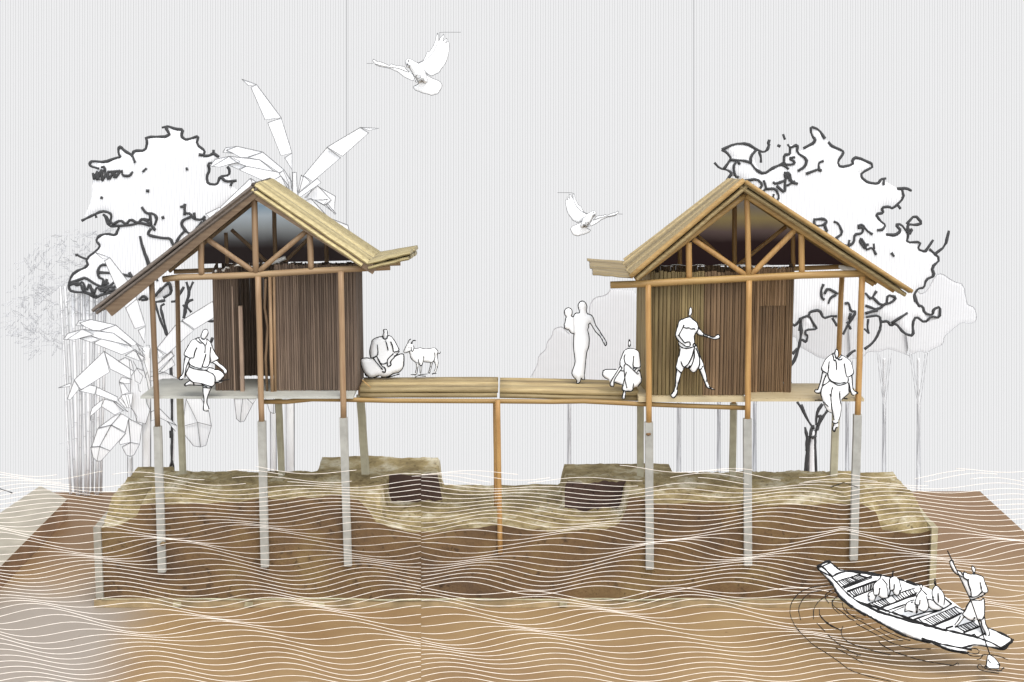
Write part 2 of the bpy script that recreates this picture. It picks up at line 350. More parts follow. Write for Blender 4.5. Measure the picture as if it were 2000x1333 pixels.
def build_clay():
    root = empty('clay_block', (0, 1.7, 0)); tag(root, 'long brown clay terrain block with stepped khaki top under both stilt houses', 'clay model')
    nx, ny = 340, 90
    X = [XL + (XR - XL) * i / nx for i in range(nx + 1)]; Yv = [YF + (YB - YF) * (j / ny) for j in range(ny + 1)]
    s = MB(); vs = []; zs = np.zeros((nx + 1, ny + 1))
    for i, x in enumerate(X):
        for j, y in enumerate(Yv):
            zs[i, j] = clayz(x, y); vs.append((x, y, zs[i, j]))
    idx = lambda i, j: i * (ny + 1) + j
    top, dark = [], []
    for i in range(nx):
        for j in range(ny):
            f = [idx(i, j), idx(i + 1, j), idx(i + 1, j + 1), idx(i, j + 1)]
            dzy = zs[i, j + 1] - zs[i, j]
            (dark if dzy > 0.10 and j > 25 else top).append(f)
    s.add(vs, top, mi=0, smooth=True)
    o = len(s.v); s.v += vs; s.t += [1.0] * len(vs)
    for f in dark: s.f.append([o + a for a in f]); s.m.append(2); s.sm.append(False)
    # cut faces: front in rows with a slightly uneven surface, sides and back
    rows = 26; fv = []
    for i, x in enumerate(X):
        for r in range(rows + 1):
            t = r / rows; z = 0.10 + (zs[i, 0] - 0.10) * t
            y = YF - (0 if r == rows else 0.03 * (vn(x * 1.3, z * 1.6) + 0.6 * vn(x * 5, z * 5 + 9)) ) - (0.0 if t < .97 else 0)
            fv.append((x, y, z))
    s.add(fv, [[i * (rows + 1) + r, (i + 1) * (rows + 1) + r, (i + 1) * (rows + 1) + r + 1, i * (rows + 1) + r + 1] for i in range(nx) for r in range(rows)], mi=1, smooth=True)
    bv = [(x, YB, z) for i, x in enumerate(X) for z in (0.1, zs[i, ny])]
    s.add(bv, [[2 * i, 2 * i + 1, 2 * i + 3, 2 * i + 2] for i in range(nx)], mi=1)
    for ii, x in ((0, XL), (nx, XR)):
        sv = [(x, y, z) for j, y in enumerate(Yv) for z in (0.1, zs[ii, j])]
        s.add(sv, [[2 * j, 2 * j + 1, 2 * j + 3, 2 * j + 2] for j in range(ny)], mi=1)
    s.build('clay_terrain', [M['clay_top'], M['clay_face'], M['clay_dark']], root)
    # tray: base board and two side boards with uneven edges
    b = MB(); n = 60; x0, x1 = at(184, 1187, -0.06).x, at(1830, 1187, -0.06).x
    vs = []
    for i in range(n + 1):
        x = x0 + (x1 - x0) * i / n; top_ = 0.15 + 0.03 * vn(x * 1.2, 3); yy = -0.09 + 0.03 * vn(x * 1.5, 7)
        vs += [(x, yy, 0.004), (x, yy + .02, top_ - .03), (x, yy + .06, top_), (x, YB + 0.1, top_), (x, YB + 0.1, 0.004)]
    fs = [[i * 5 + k, (i + 1) * 5 + k, (i + 1) * 5 + k + 1, i * 5 + k + 1] for i in range(n) for k in range(4)]
    b.add(vs, fs + [[0, 1, 2, 3, 4], [n * 5 + k for k in range(5)][::-1]], smooth=False)
    b.build('tray_base', plain('muddy_tray', (0.26, 0.19, 0.10), 0.7, 0.35, 2.5, 0.4), root)
    for ua, ub, mt in ((185, 199, M['frame_g']), (1817, 1829, M['frame'])):
        b = MB(); xa, xb = at(ua, 1100, -0.04).x, at(ub, 1100, -0.04).x; vs = []
        m_ = 24
        for j in range(m_ + 1):
            y = -0.05 + (YB + 0.12) * j / m_; zt = 1.56 + 0.04 * vn(y * 3, ua) 
            vs += [(xa, y, 0.16), (xa, y, zt), (xb + 0.015 * vn(y * 6, 3), y, zt), (xb, y, 0.16)]
        fs = [[j * 4 + k, (j + 1) * 4 + k, (j + 1) * 4 + (k + 1) % 4, j * 4 + (k + 1) % 4] for j in range(m_) for k in range(4)]
        b.add(vs, fs + [[0, 1, 2, 3], [m_ * 4 + k for k in range(4)][::-1]]); b.build('side_board', mt, root)
    for u, w2 in ((346, 9), (486, 9), (622, 13), (1100, 8)):
        b = MB(); x = at(u, 1182, -.1).x; h2 = w2 / 104
        b.add([(x - h2, -.118, .03), (x + h2, -.118, .025), (x + h2 * .9, -.112, .12), (x - h2 * .8, -.112, .125)], [[0, 1, 2, 3]]); b.build('tape_piece', M['frame'], root)
    # cut edge trim lip along the front of the tray (pale strip)
    b = MB(); pts = [(x0 + .15 + (x1 - x0 - .3) * i / 60, -0.085 + 0.02 * vn(i * .3, 5), 0.165 + 0.03 * vn((x0 + (x1 - x0) * i / 60) * 1.2, 3)) for i in range(61)]
    b.tube(pts, 0.012, 6, rs=[0.3 + 1.2 * abs(vn(i * .5, 11) + .5) for i in range(61)]); b.build('edge_strip', plain('pale_edge_strip', (0.42, 0.42, 0.30), 0.6, 0.4, 3.0), root)
    adopt(root)
build_clay()

# ------------------------------------------------------------ stilt houses
def wob(p0, p1, n=8, a=0.008):
    a *= 0.35
    p0, p1 = Vector(p0), Vector(p1); s = random.random() * 50
    return [p0.lerp(p1, i / n) + Vector((vn(s + i * .5, 1), vn(s + i * .5, 8), vn(s + i * .5, 20))) * a * 2 * (0 if i in (0, n) else 1) for i in range(n + 1)]
def dowel(s, a, b, Y, w, tint=None, n=10, a_=0.01, Y2=None):
    p0 = at(a[0], a[1], Y); p1 = at(b[0], b[1], Y if Y2 is None else Y2)
    s.tube(wob(p0, p1, 8, a_), w / 2 / 104 * 1.0, n, tint if tint else random.uniform(0.85, 1.1))
def post(root, top, mid, bot, Y, w, sw, tint=1.0, smat=None, zb=None, dm='dowel'):
    s = MB(); dowel(s, top, (mid[0], mid[1] + 6), Y, w, tint, 12, 0.012)
    o = s.build('post', M[dm], root)
    q = MB(); p0 = at(mid[0], mid[1], Y); p1 = at(bot[0], bot[1], Y)
    k = 7; W_ = sw / 104.0; vs = []
    for i in range(k + 1):
        c = p0.lerp(p1, i / k); dx = 0.006 * vn(i * .9, p0.x * 3)
        for sx, sy in ((-1, -1), (0.55, -1), (1, -0.5), (1, 1), (-1, 1)):
            vs.append((c.x + dx + sx * W_ / 2, c.y + sy * W_ * 0.42, c.z))
    fs = [[i * 5 + j, i * 5 + (j + 1) % 5, (i + 1) * 5 + (j + 1) % 5, (i + 1) * 5 + j] for i in range(k) for j in range(5)]
    q.add(vs, fs + [[0, 1, 2, 3, 4][::-1], [k * 5 + j for j in range(5)]]); q.build('sleeve', smat or M['sleeve'], o)
    return o
def stick_wall(s, A, B, z0, z1, pitch=0.036, tlo=0.75, thi=1.15, zj=0.02, ztop=None):
    A, B = Vector(A), Vector(B); ln = (B - A).length; n = max(1, int(ln / pitch)); d = (B - A).normalized(); nrm = Vector((d.y, -d.x, 0))
    base = random.uniform(tlo, thi); ws = [random.uniform(.55, 1.5) for _ in range(n)]; tot = sum(ws); acc = 0
    for i in range(n):
        base = min(thi, max(tlo, base + random.uniform(-0.16, 0.16))); tt = base + random.uniform(-0.08, 0.08)
        c = A + d * (ln * (acc + ws[i] / 2) / tot); hw = ln * ws[i] / tot / 2 * 1.04; acc += ws[i]; off = random.uniform(-0.006, 0.006); zt = (ztop((i + .5) / n) if ztop else z1) + random.uniform(-zj, zj); zb = z0 + random.uniform(-0.004, 0.012)
        vs = []
        lean = random.uniform(-0.004, 0.004)
        for z in (zb, zt):
            l = lean if z == zt else 0
            for a, b in ((-1, 0.02), (-0.72, -0.010), (0.0, -0.018), (0.72, -0.010), (1, 0.02)):
                vs.append(c + d * (a * hw + l) - nrm * (-1) * 0 + nrm * (-(b) + off) + Vector((0, 0, z)))
        s.add(vs, [[k, k + 1, 5 + k + 1, 5 + k] for k in range(4)] + [[0, 5, 9, 4], [5, 6, 7, 8, 9], [4, 3, 2, 1, 0]], tt)
def slope(root, name, FR, FE, RR, RE, n, mat, th=0.09, tl=0.8, thh=1.15, jit=0.03, layers=1):
    s = MB(); up = (FE - FR).cross(RR - FR).normalized()
    if up.z < 0: up = -up
    for L_ in range(layers):
        for k in range(n):
            t = (k + 0.5) / n; a = FR.lerp(RR, t); b = FE.lerp(RE, t); d = (b - a).normalized()
            w_ = (RR - FR).length / n * 1.02; b2 = b + d * random.uniform(-jit, jit) - d * L_ * 0.04; off = up * (random.uniform(-0.008, 0.008) - L_ * th * 0.95)
            N = 8; vs = []; prof = [(-1, 0), (-0.8, .55), (-.3, .95), (.3, .95), (.8, .55), (1, 0), (.7, -.5), (-.7, -.5)]
            side = d.cross(up).normalized(); hw0 = w_ / 2; hw1 = (RE - FE).length / n * 1.02 / 2
            m_ = 6
            for i in range(m_ + 1):
                q = a.lerp(b2, i / m_) + off + up * 0.006 * vn(k * 3.1 + i, L_ * 9) * 2
                hw = hw0 + (hw1 - hw0) * i / m_
                vs += [q + side * (x * hw) + up * (y * th / 2) for x, y in prof]
            fs = [[i * N + j, i * N + (j + 1) % N, (i + 1) * N + (j + 1) % N, (i + 1) * N + j] for i in range(m_) for j in range(N)]
            s.add(vs, fs + [list(range(N))[::-1], [m_ * N + j for j in range(N)]], random.uniform(tl, thh), smooth=False)
    return s.build(name, mat, root)
def gable(root, pts, Y, bands, name):  # adds the made-up view sheet in an open gable
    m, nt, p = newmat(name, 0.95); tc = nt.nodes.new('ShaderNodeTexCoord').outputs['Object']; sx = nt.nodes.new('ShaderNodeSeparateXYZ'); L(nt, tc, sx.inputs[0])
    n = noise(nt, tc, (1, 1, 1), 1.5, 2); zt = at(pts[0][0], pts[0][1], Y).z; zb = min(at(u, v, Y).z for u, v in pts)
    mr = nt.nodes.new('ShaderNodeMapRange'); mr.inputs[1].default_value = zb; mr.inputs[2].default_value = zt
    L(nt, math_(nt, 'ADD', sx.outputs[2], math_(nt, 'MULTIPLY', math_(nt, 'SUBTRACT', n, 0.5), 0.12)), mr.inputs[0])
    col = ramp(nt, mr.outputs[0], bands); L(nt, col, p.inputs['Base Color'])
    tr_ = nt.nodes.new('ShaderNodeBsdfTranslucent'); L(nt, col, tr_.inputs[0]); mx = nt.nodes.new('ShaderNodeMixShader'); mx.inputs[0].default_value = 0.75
    L(nt, p.outputs[0], mx.inputs[1]); L(nt, tr_.outputs[0], mx.inputs[2]); L(nt, mx.outputs[0], nt.nodes['Material Output'].inputs[0])   # translucency added so the glowing backdrop brightens the sheet
    s = MB(); P = [at(u, v, Y) for u, v in pts]; k = len(P)      # made-up sheet in the open gable, banded like the blurred room beyond
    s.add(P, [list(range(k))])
    return s.build('gable_view_sheet', m, root)

YR, YRF, YRB = 2.1, -0.25, 2.05
def house_left():
    root = empty('stilt_house', (at(505, 775, 0).x, 1.0, 2.0)); tag(root, 'left stilt house model, grey shaded roof slope and open doorway in dark stick wall', 'stilt house', 'model stilt houses on the clay block')
    for a, b, c, w_, sw in (((296, 545), (308, 833), (317, 1117), 11, 15), ((504, 540), (511.5, 823), (518, 1107), 11.5, 15.5), ((666, 530), (671, 816), (680, 1105), 12, 15)):
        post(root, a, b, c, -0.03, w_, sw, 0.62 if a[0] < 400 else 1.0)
    for a, b, c, w_, sw in (((346, 545), (350, 745), (358, 938), 10, 13), ((541, 540), (544, 772), (551, 940), 10, 13), ((701, 530), (704, 772), (714, 926), 10, 16)):
        post(root, a, b, c, YR, w_, sw, 0.9, M['sleeve_y'])
    q = MB(); q.tube([at(313, 1064, -.12), at(318, 1062, -.14), at(324, 1061, -.1)], .045, 8, rs=[.5, 1, .4]); q.build('resin_blob', plain('brown_resin', (.16, .11, .05), .4), root)
    # trusses: chord with rafters and struts as sub-parts
    s = MB(); s.tube([at(318, 546, 0), at(350, 542, 0), at(430, 540, 0), at(500, 537, 0), at(560, 533, 0), at(650, 527.5, 0), at(762, 522, 0)], 0.06, 10, 0.95)
    tr = s.build('truss', M['dowel_x'], root)
    for a, b, w_, t in (((497, 376), (214, 609), 20, 0.62), ((497, 378), (733, 528), 17, 0.72)):
        s = MB(); s.beam(at(a[0], a[1], -0.12), at(b[0], b[1], -0.12), w_ / 104, w_ / 104, t, up=(0, 1, 0)); s.build('rafter', M['dowel_g'], tr)
    for a, b, w_ in (((496, 372), (500, 533), 12), ((392.5, 472), (393.5, 537), 12), ((605, 456), (607.5, 526), 12), ((403, 466), (494, 530), 10.5), ((506, 530), (598, 452), 10.5)):
        s = MB(); dowel(s, a, b, 0, w_, 0.85); s.build('strut', M['dowel'], tr)
    s = MB(); dowel(s, (340, 531), (782, 514.5), YR - .1, 10, 1.05); tr2 = s.build('truss', M['dowel_x'], root)
    for a, b, w_ in (((520, 375), (330, 530), 10), ((528, 372), (716, 508), 10)):
        s = MB(); dowel(s, a, b, YR - .1, w_, 0.8); s.build('rafter', M['dowel_x'], tr2)
    for a, b, w_ in (((535, 400), (538, 515), 9), ((441, 455), (444, 522), 8), ((637, 470), (638.5, 517), 9), ((452, 449), (524, 515), 8), ((554, 514), (601, 468), 8)):
        s = MB(); dowel(s, a, b, YR - .1, w_, 0.8); s.build('strut', M['dowel'], tr2)
    s = MB(); dowel(s, (530, 514), (558, 504), 1.0, 8, 1.1); s.build('plaster_roll', M['glue'], root)
    # floor
    s = MB(); a = at(274, 774.5, 0); b = at(690, 774.5, 0); z = a.z
    c = atz(317, 740, z); Y1 = c.y
    s.add([(a.x, 0, z), (b.x, 0, z), (b.x, Y1, z), (c.x, Y1, z), (a.x, 0, z - .045), (b.x, 0, z - .045), (b.x, Y1, z - .045), (c.x, Y1, z - .045)],
          [[0, 1, 2, 3], [7, 6, 5, 4], [0, 4, 5, 1], [1, 5, 6, 2], [2, 6, 7, 3], [3, 7, 4, 0]]); s.build('floor_board', M['board'], root)
    # stick walls
    Yw = 0.55; zt = at(600, 517, Yw).z; X = lambda u, Y=Yw: atz(u, 764, z).x * 1.0
    def px(u, Y): return at(u, 764 if Y < 1 else 745, Y).x
    s = MB(); stick_wall(s, (px(541, Yw), Yw, 0), (px(697, Yw), Yw, 0), z, zt, 0.04)
    stick_wall(s, (px(697, Yw), Yw + .01, 0), (px(709, 1.85), 1.85, 0), z, zt + .05, 0.09); s.build('wall', M['wallL'], root)
    s = MB(); z2 = at(430, 529, Yw).z
    stick_wall(s, (px(422, Yw), Yw, 0), (px(469, Yw), Yw, 0), z, z2, 0.035, ztop=lambda t: z2 + 0.12 * t)
    stick_wall(s, (px(431, 1.8), 1.8, 0), (px(422, Yw), Yw + .01, 0), z, z2, 0.09); s.build('wall', M['wallL'], root)
    s = MB(); stick_wall(s, (px(440, 1.9), 1.82, 0), (px(705, 1.9), 1.82, 0), z + .04, at(600, 513.5, 1.82).z, 0.05, 0.6, 0.9); s.build('wall', M['wallL'], root)
    s = MB(); s.beam((px(474, .5), .5, z), (px(474, .5), .5, at(470, 598, .5).z), 0.07, 0.10, 1.9, up=(0, 1, 0)); s.beam((px(459, .52), .52, z), (px(459, .52), .52, at(459, 560, .52).z), 0.025, 0.03, 1.6, up=(0, 1, 0)); s.build('door_leaf', M['wallL'], root)
    s = MB(); s.tube([at(532, 766, .45), at(530, 700, .44), at(529, 640, .45), at(527, 540, .45)], 0.035, 6, 1.25); s.tube([at(538, 767, .48), at(536, 640, .48), at(535, 540, .48)], 0.028, 6, 1.1)
    s.tube([at(522, 766, .5), at(519, 700, .47), at(523, 640, .5), at(517, 600, .5), at(519, 545, .5)], 0.028, 6, 0.6); s.build('door_frame', M['dowel'], root)
    s = MB(); s.tube([at(421 + i * 4, 527 - 3 * math.sin(i * .7) + (3 if i < 5 else -6), .5 + .3 * math.sin(i)) for i in range(22)], 0.02, 5, rs=[.5 + random.random() for _ in range(22)]); s.build('glue_line', M['glue'], root)
    gable(root, [(530, 362), (396, 472), (396, 516), (705, 509), (705, 487)], YR + 0.02, [(0.0, (0.035, 0.027, 0.026)), (0.20, (0.035, 0.027, 0.026)), (0.28, (0.09, 0.085, 0.085)), (0.45, (0.34, 0.36, 0.36)), (0.62, (0.55, 0.62, 0.66)), (0.74, (0.32, 0.44, 0.54)), (0.92, (0.75, 0.8, 0.8))], 'gable_view_left')
    # roof
    FR, RR = at(497, 362, YRF), at(531, 352, YRB)
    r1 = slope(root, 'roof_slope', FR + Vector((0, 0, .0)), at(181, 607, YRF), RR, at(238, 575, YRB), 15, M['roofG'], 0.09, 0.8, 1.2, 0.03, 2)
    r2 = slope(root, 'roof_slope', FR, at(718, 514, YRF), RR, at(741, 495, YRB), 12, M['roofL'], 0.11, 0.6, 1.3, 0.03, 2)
    s = MB(); s.tube(wob(at(494, 361, YRF), at(528, 350.5, YRB), 6, .01), 0.035, 8, 0.5); s.build('ridge_stick', M['roofG'], root)
    slope(root, 'eave_flap', at(716, 515, YRF), at(800, 494, YRF), at(744, 496, YRB), at(818, 484, YRB), 9, M['roofL'], 0.10, 0.6, 0.9, 0.02, 2)
    adopt(root); return z
zL = house_left()

def house_right():
    root = empty('stilt_house', (at(1460, 780, 0).x, 1.0, 2.0)); tag(root, 'right stilt house model, warm orange timber truss and bamboo roof with closed door', 'stilt house', 'model stilt houses on the clay block')
    for a, b, c, w_, sw in (((1266, 556), (1267.5, 825), (1269, 1111), 11.5, 16), ((1463, 548), (1460, 818), (1461, 1104), 11.5, 16), ((1684, 540), (1675, 810), (1667, 1093), 12, 16)):
        post(root, a, b, c, -0.03, w_, sw, 1.1, dm='dowelR')
    for a, b, c, w_, sw in (((1251, 560), (1251, 790), (1250.5, 945), 9, 14), ((1434, 550), (1433, 788), (1430.5, 945), 10, 14), ((1644.5, 540), (1633, 800), (1628, 942), 11, 15)):
        post(root, a, b, c, YR, w_, sw, 1.05, M['sleeve_y'], dm='dowelR')
    q = MB(); q.tube([at(1262, 848, -.105), at(1266, 849, -.108), at(1271, 848, -.105)], .03, 8, rs=[.6, 1, .7], flat=.2); q.build('rust_stain', plain('rust_stain', (.16, .09, .04), .7), root)
    s = MB(); s.tube([at(1192, 557, 0), at(1240, 555.5, 0), at(1345, 549.5, 0), at(1462, 543.5, 0), at(1565, 538, 0), at(1688, 534.5, 0)], 0.068, 10, 1.0); tr = s.build('truss', M['dowelR_x'], root)
    for a, b, w_, t, Y in (((1456, 381), (1241, 547), 11.5, 0.95, 0.01), ((1458, 382), (1747, 567), 13, 1.05, -.02), ((1676, 536), (1707, 556), 10, .9, .12)):
        s = MB(); dowel(s, a, b, Y, w_, t); s.build('rafter', M['dowelR_x'], tr)
    for a, b, w_, t in (((1459, 383), (1462, 539), 11, .95), ((1345, 474), (1346, 545), 12, 1.0), ((1565, 458), (1566, 534), 12, .95), ((1354, 468), (1456, 537), 10.5, .9), ((1552, 450), (1468, 536), 11, 1.0)):
        s = MB(); dowel(s, a, b, 0.02, w_, t); s.build('strut', M['dowelR'], tr)
    s = MB(); dowel(s, (1230, 536), (1655, 521), YR - .1, 10, .95); tr2 = s.build('truss', M['dowelR_x'], root)
    for a, b, w_ in (((1428, 366), (1236, 512), 10), ((1432, 368), (1712, 553), 11)):
        s = MB(); dowel(s, a, b, YR - .1, w_, 0.8); s.build('rafter', M['dowelR_x'], tr2)
    for a, b, w_ in (((1434.5, 395), (1434.5, 524), 10), ((1328, 478), (1328, 524), 9), ((1549, 458), (1549, 520), 9), ((1535, 443), (1442, 518), 8.5), ((1362, 460), (1430, 520), 7)):
        s = MB(); dowel(s, a, b, YR - .1, w_, 0.9); s.build('strut', M['dowelR'], tr2)
    s = MB(); s.tube([at(1638, 520, 1.3), at(1645, 523, 1.28), at(1656, 526, 1.27), at(1668, 527, 1.28), at(1675, 527, 1.3)], 0.05, 8, rs=[.5, 1, 1.1, .8, .3]); s.build('glue_blob', M['glue'], root)
    z = at(1600, 779, 0).z
    s = MB(); a = at(1466, 779, 0); b = at(1688, 779, 0); Y1 = 1.5; s.box(a.x, b.x, 0, Y1, z - .055, z); s.build('floor_board', M['board_y'], root)
    s = MB(); z2 = at(1350, 775, 0.03).z; s.box(at(1247, 775, .03).x, at(1455, 775, .03).x, 0.03, 1.6, z2 - .105, z2); s.build('floor_board', M['board_y'], root)
    def px(u, Y): return at(u, 770, Y).x
    zt = at(1350, 531, .15).z
    s = MB(); xm = px(1372, .15); stick_wall(s, (px(1268, .15), .15, 0), (xm, .15, 0), z2, zt, 0.055, .7, 1.35)
    stick_wall(s, (at(1242, 765, 1.8).x, 1.8, 0), (px(1268, .15), .16, 0), z2, zt, 0.13, .6, 1.3); s.build('wall', M['wallO'], root)
    s = MB(); stick_wall(s, (xm, .15, 0), (px(1456, .15), .15, 0), z2, zt, 0.055, .6, 1.15); stick_wall(s, (px(1456, .15), .16, 0), (px(1462, .6), .6, 0), z2, zt, .06); s.build('wall', M['wallR'], root)
    s = MB(); zr = at(1510, 523, .6).z; zd = at(1510, 598, .6).z
    stick_wall(s, (px(1462, .6), .6, 0), (px(1479, .6), .6, 0), z, zr, .036); stick_wall(s, (px(1479, .6), .6, 0), (px(1530, .6), .6, 0), zd, zr, .032, .9, 1.3); stick_wall(s, (px(1530, .6), .6, 0), (px(1544, .6), .6, 0), z, zr, .034, .8, 1.2)
    stick_wall(s, (px(1544, .6), .61, 0), (px(1536, 1.45), 1.45, 0), z, zr, .1, .4, .6); s.build('wall', M['wallR'], root)
    s = MB(); stick_wall(s, (px(1479, .6), .63, 0), (px(1530, .6), .63, 0), z, zd + .01, .042, .75, 1.05, 0.0); s.build('door_leaf', M['wallR'], root)
    s = MB(); stick_wall(s, (at(1250, 760, 1.8).x, 1.78, 0), (at(1530, 760, 1.8).x, 1.5, 0), z + .02, at(1400, 518, 1.8).z, .05, .6, .85); s.build('wall', M['wallR'], root)
    s = MB(); s.tube([at(1290 + i * 9, 518.5 + 1.5 * math.sin(i * 1.3), 1.7) for i in range(25)], 0.012, 5, rs=[.4 + random.random() for _ in range(25)]); s.tube([at(1502 + i * 4, 524 + 3 * math.sin(i * 2.1), .9) for i in range(9)], 0.015, 5, rs=[.5 + random.random() for _ in range(9)]); s.build('glue_line', M['glue'], root)
    gable(root, [(1427, 358), (1235, 505), (1235, 521), (1668, 517), (1658, 508)], YR + 0.02, [(0.0, (0.03, 0.017, 0.017)), (0.30, (0.034, 0.02, 0.019)), (0.43, (0.14, 0.10, 0.09)), (0.58, (0.33, 0.25, 0.11)), (0.72, (0.23, 0.195, 0.15)), (0.9, (0.20, 0.175, 0.16))], 'gable_view_right')
    FR, RR = at(1452, 356, YRF), at(1425, 352, YRB)
    slope(root, 'roof_slope', FR, at(1233, 541, YRF), RR, at(1218, 511, YRB), 12, M['roofR'], 0.11, 0.55, 1.45, 0.03, 2)
    slope(root, 'roof_slope', FR, at(1778, 570, YRF), RR, at(1724, 543, YRB), 12, M['roofR'], 0.11, 0.8, 1.2, 0.05, 2)
    s = MB(); dowel(s, (1453, 352), (1231, 541), YRF - .04, 10, 1.0); s.build('edge_stick', M['dowelR_x'], root)
    s = MB(); dowel(s, (1456, 355), (1782, 570), YRF - .04, 8, 0.95); s.build('edge_stick', M['dowelR_x'], root)
    slope(root, 'eave_flap', at(1234, 543, YRF), at(1159, 537, YRF), at(1219, 512, YRB), at(1148, 506.5, YRB), 8, M['roofR'], 0.06, 0.6, 1.0, 0.02, 1)
    adopt(root); return z
zR = house_right()

def footbridge():
    root = empty('footbridge', (0, 0.8, 1.5)); tag(root, 'narrow bamboo footbridge joining the two houses on a thin central post', 'footbridge')
    for (u0, u1, va, vb) in ((703, 971, 758, 757.5), (976, 1246, 758.5, 764.5)):
        s = MB(); A0, A1 = at(u0, va, .35), at(u1, vb, .35); dep = 1.12; n = 9
        for k in range(n):
            y = k * dep / n; sc_ = 1.0
            a = A0 + Vector((0, y, 0)); b = A1 + Vector((0, y, 0)); kx = (32.35 + y) / 32.35
            a.x *= 1 + (kx - 1) * .2; b.x *= 1 + (kx - 1) * .2
            s.tube(wob(a + Vector((0, .06, -.055)), b + Vector((random.uniform(-.02, .02), .06, -.055)), 10, .012), 0.058, 8, random.uniform(.65, 1.45), flat=0.9)
        s.tube(wob(A0 + Vector((0, 0.02, -.15)), A1 + Vector((0, 0.02, -.15)), 10, .008), 0.045, 8, .75)
        s.build('deck', M['roofR'], root)
        s = MB()
        for y in (.3, .95):
            s.beam(A0 + Vector((.1, y, -.17)), A1 + Vector((-.1, y, -.17)), .06, .07, .45)
        s.build('deck_beam', M['dowelR_x'], root)
    s = MB(); P = [(515, 785), (560, 785), (610, 780), (660, 780.5), (760, 783), (972, 784), (1080, 785), (1140, 784), (1240, 789), (1340, 793), (1456, 797)]
    s.tube([at(u, v, .12) for u, v in P], 0.045, 10, .85); s.build('long_beam', M['dowelR_x'], root)
    s = MB(); dowel(s, (972, 782), (977, 1082), .0, 10.5, 1.0); s.build('post', M['dowelR'], root)
    s = MB(); dowel(s, (966, 782), (968, 990), .75, 7, .85); s.build('post', M['dowelR'], root)
    s = MB(); s.tube([at(707, 742, .4), at(724, 757, .32)], .008, 5, 1.3); s.build('splinter', M['dowelR'], root)
    adopt(root)
footbridge()
# ------------------------------------------------------------ drawn figures: solid white cut-outs with inked lines
FR_ = {'A': (340, 635, 16.667), 'B': (340, 705, 13.333), 'C': (695, 635, 11.11), 'D': (1095, 585, 19.05), 'E': (1095, 650, 9.873), 'F': (1300, 595, 13.333),
       'G': (1300, 685, 13.333), 'H': (1580, 675, 13.333), 'I': (1580, 765, 16.667), 'J': (710, 55, 9.52), 'L': (400, 140, 4.167), 'M': (400, 770, 7.84),
       'N': (100, 480, 6.06), 'O': (100, 680, 5.127), 'P': (120, 230, 5.556), 'Q': (120, 430, 6.06), 'R': (1380, 230, 5.556), 'S': (1560, 350, 5.556),
       'T': (1540, 540, 5.263), 'U': (1540, 700, 5.263), 'V': (0, 420, 4.76), 'W': (1020, 560, 6.06), 'X': (1590, 1090, 12.12), 'Y': (1680, 1110, 11.11),
       'Z': (1800, 1070, 11.11), 'a': (1800, 1180, 9.195), 'b': (1600, 1160, 7.69), 'c': (1500, 1040, 4.0), 'p': (0, 0, 1.0), 'd': (0, 680, 4.596)}
def T(s):
    """'A 1,2 3,4 B 5,6' -> photo pixels; a letter switches the measuring frame."""
    out = []; fr = FR_['p']
    for tok in s.split():
        if ',' in tok: x, y = tok.split(','); out.append((fr[0] + float(x) / fr[2], fr[1] + float(y) / fr[2]))
        else: fr = FR_[tok]
    return out
def TT(s):
    fr = None; res = []
    for part in s.split(';'):
        part = part.strip()
        if not part: continue
        t0 = part.split()[0]
        if ',' in t0: part = fr + ' ' + part
        fr = [t for t in part.split() if ',' not in t][-1]
        res.append(T(part))
    return res
def chaikin(P, closed, it=1):
    for _ in range(it):
        Q = []; n = len(P)
        if not closed: Q.append(P[0])
        for i in range(n if closed else n - 1):
            a, b = P[i], P[(i + 1) % n]
            Q += [(a[0] * .78 + b[0] * .22, a[1] * .78 + b[1] * .22), (a[0] * .22 + b[0] * .78, a[1] * .22 + b[1] * .78)]
        if not closed: Q.append(P[-1])
        P = Q
    return P
def resample(P, step, closed=False):
    out = []; n = len(P)
    for i in range(n if closed else n - 1):
        a, b = P[i], P[(i + 1) % n]; l = math.hypot(b[0] - a[0], b[1] - a[1]); k = max(1, int(math.ceil(l / step)))
        out += [(a[0] + (b[0] - a[0]) * j / k, a[1] + (b[1] - a[1]) * j / k) for j in range(k)]
    if not closed: out.append(P[-1])
    return out
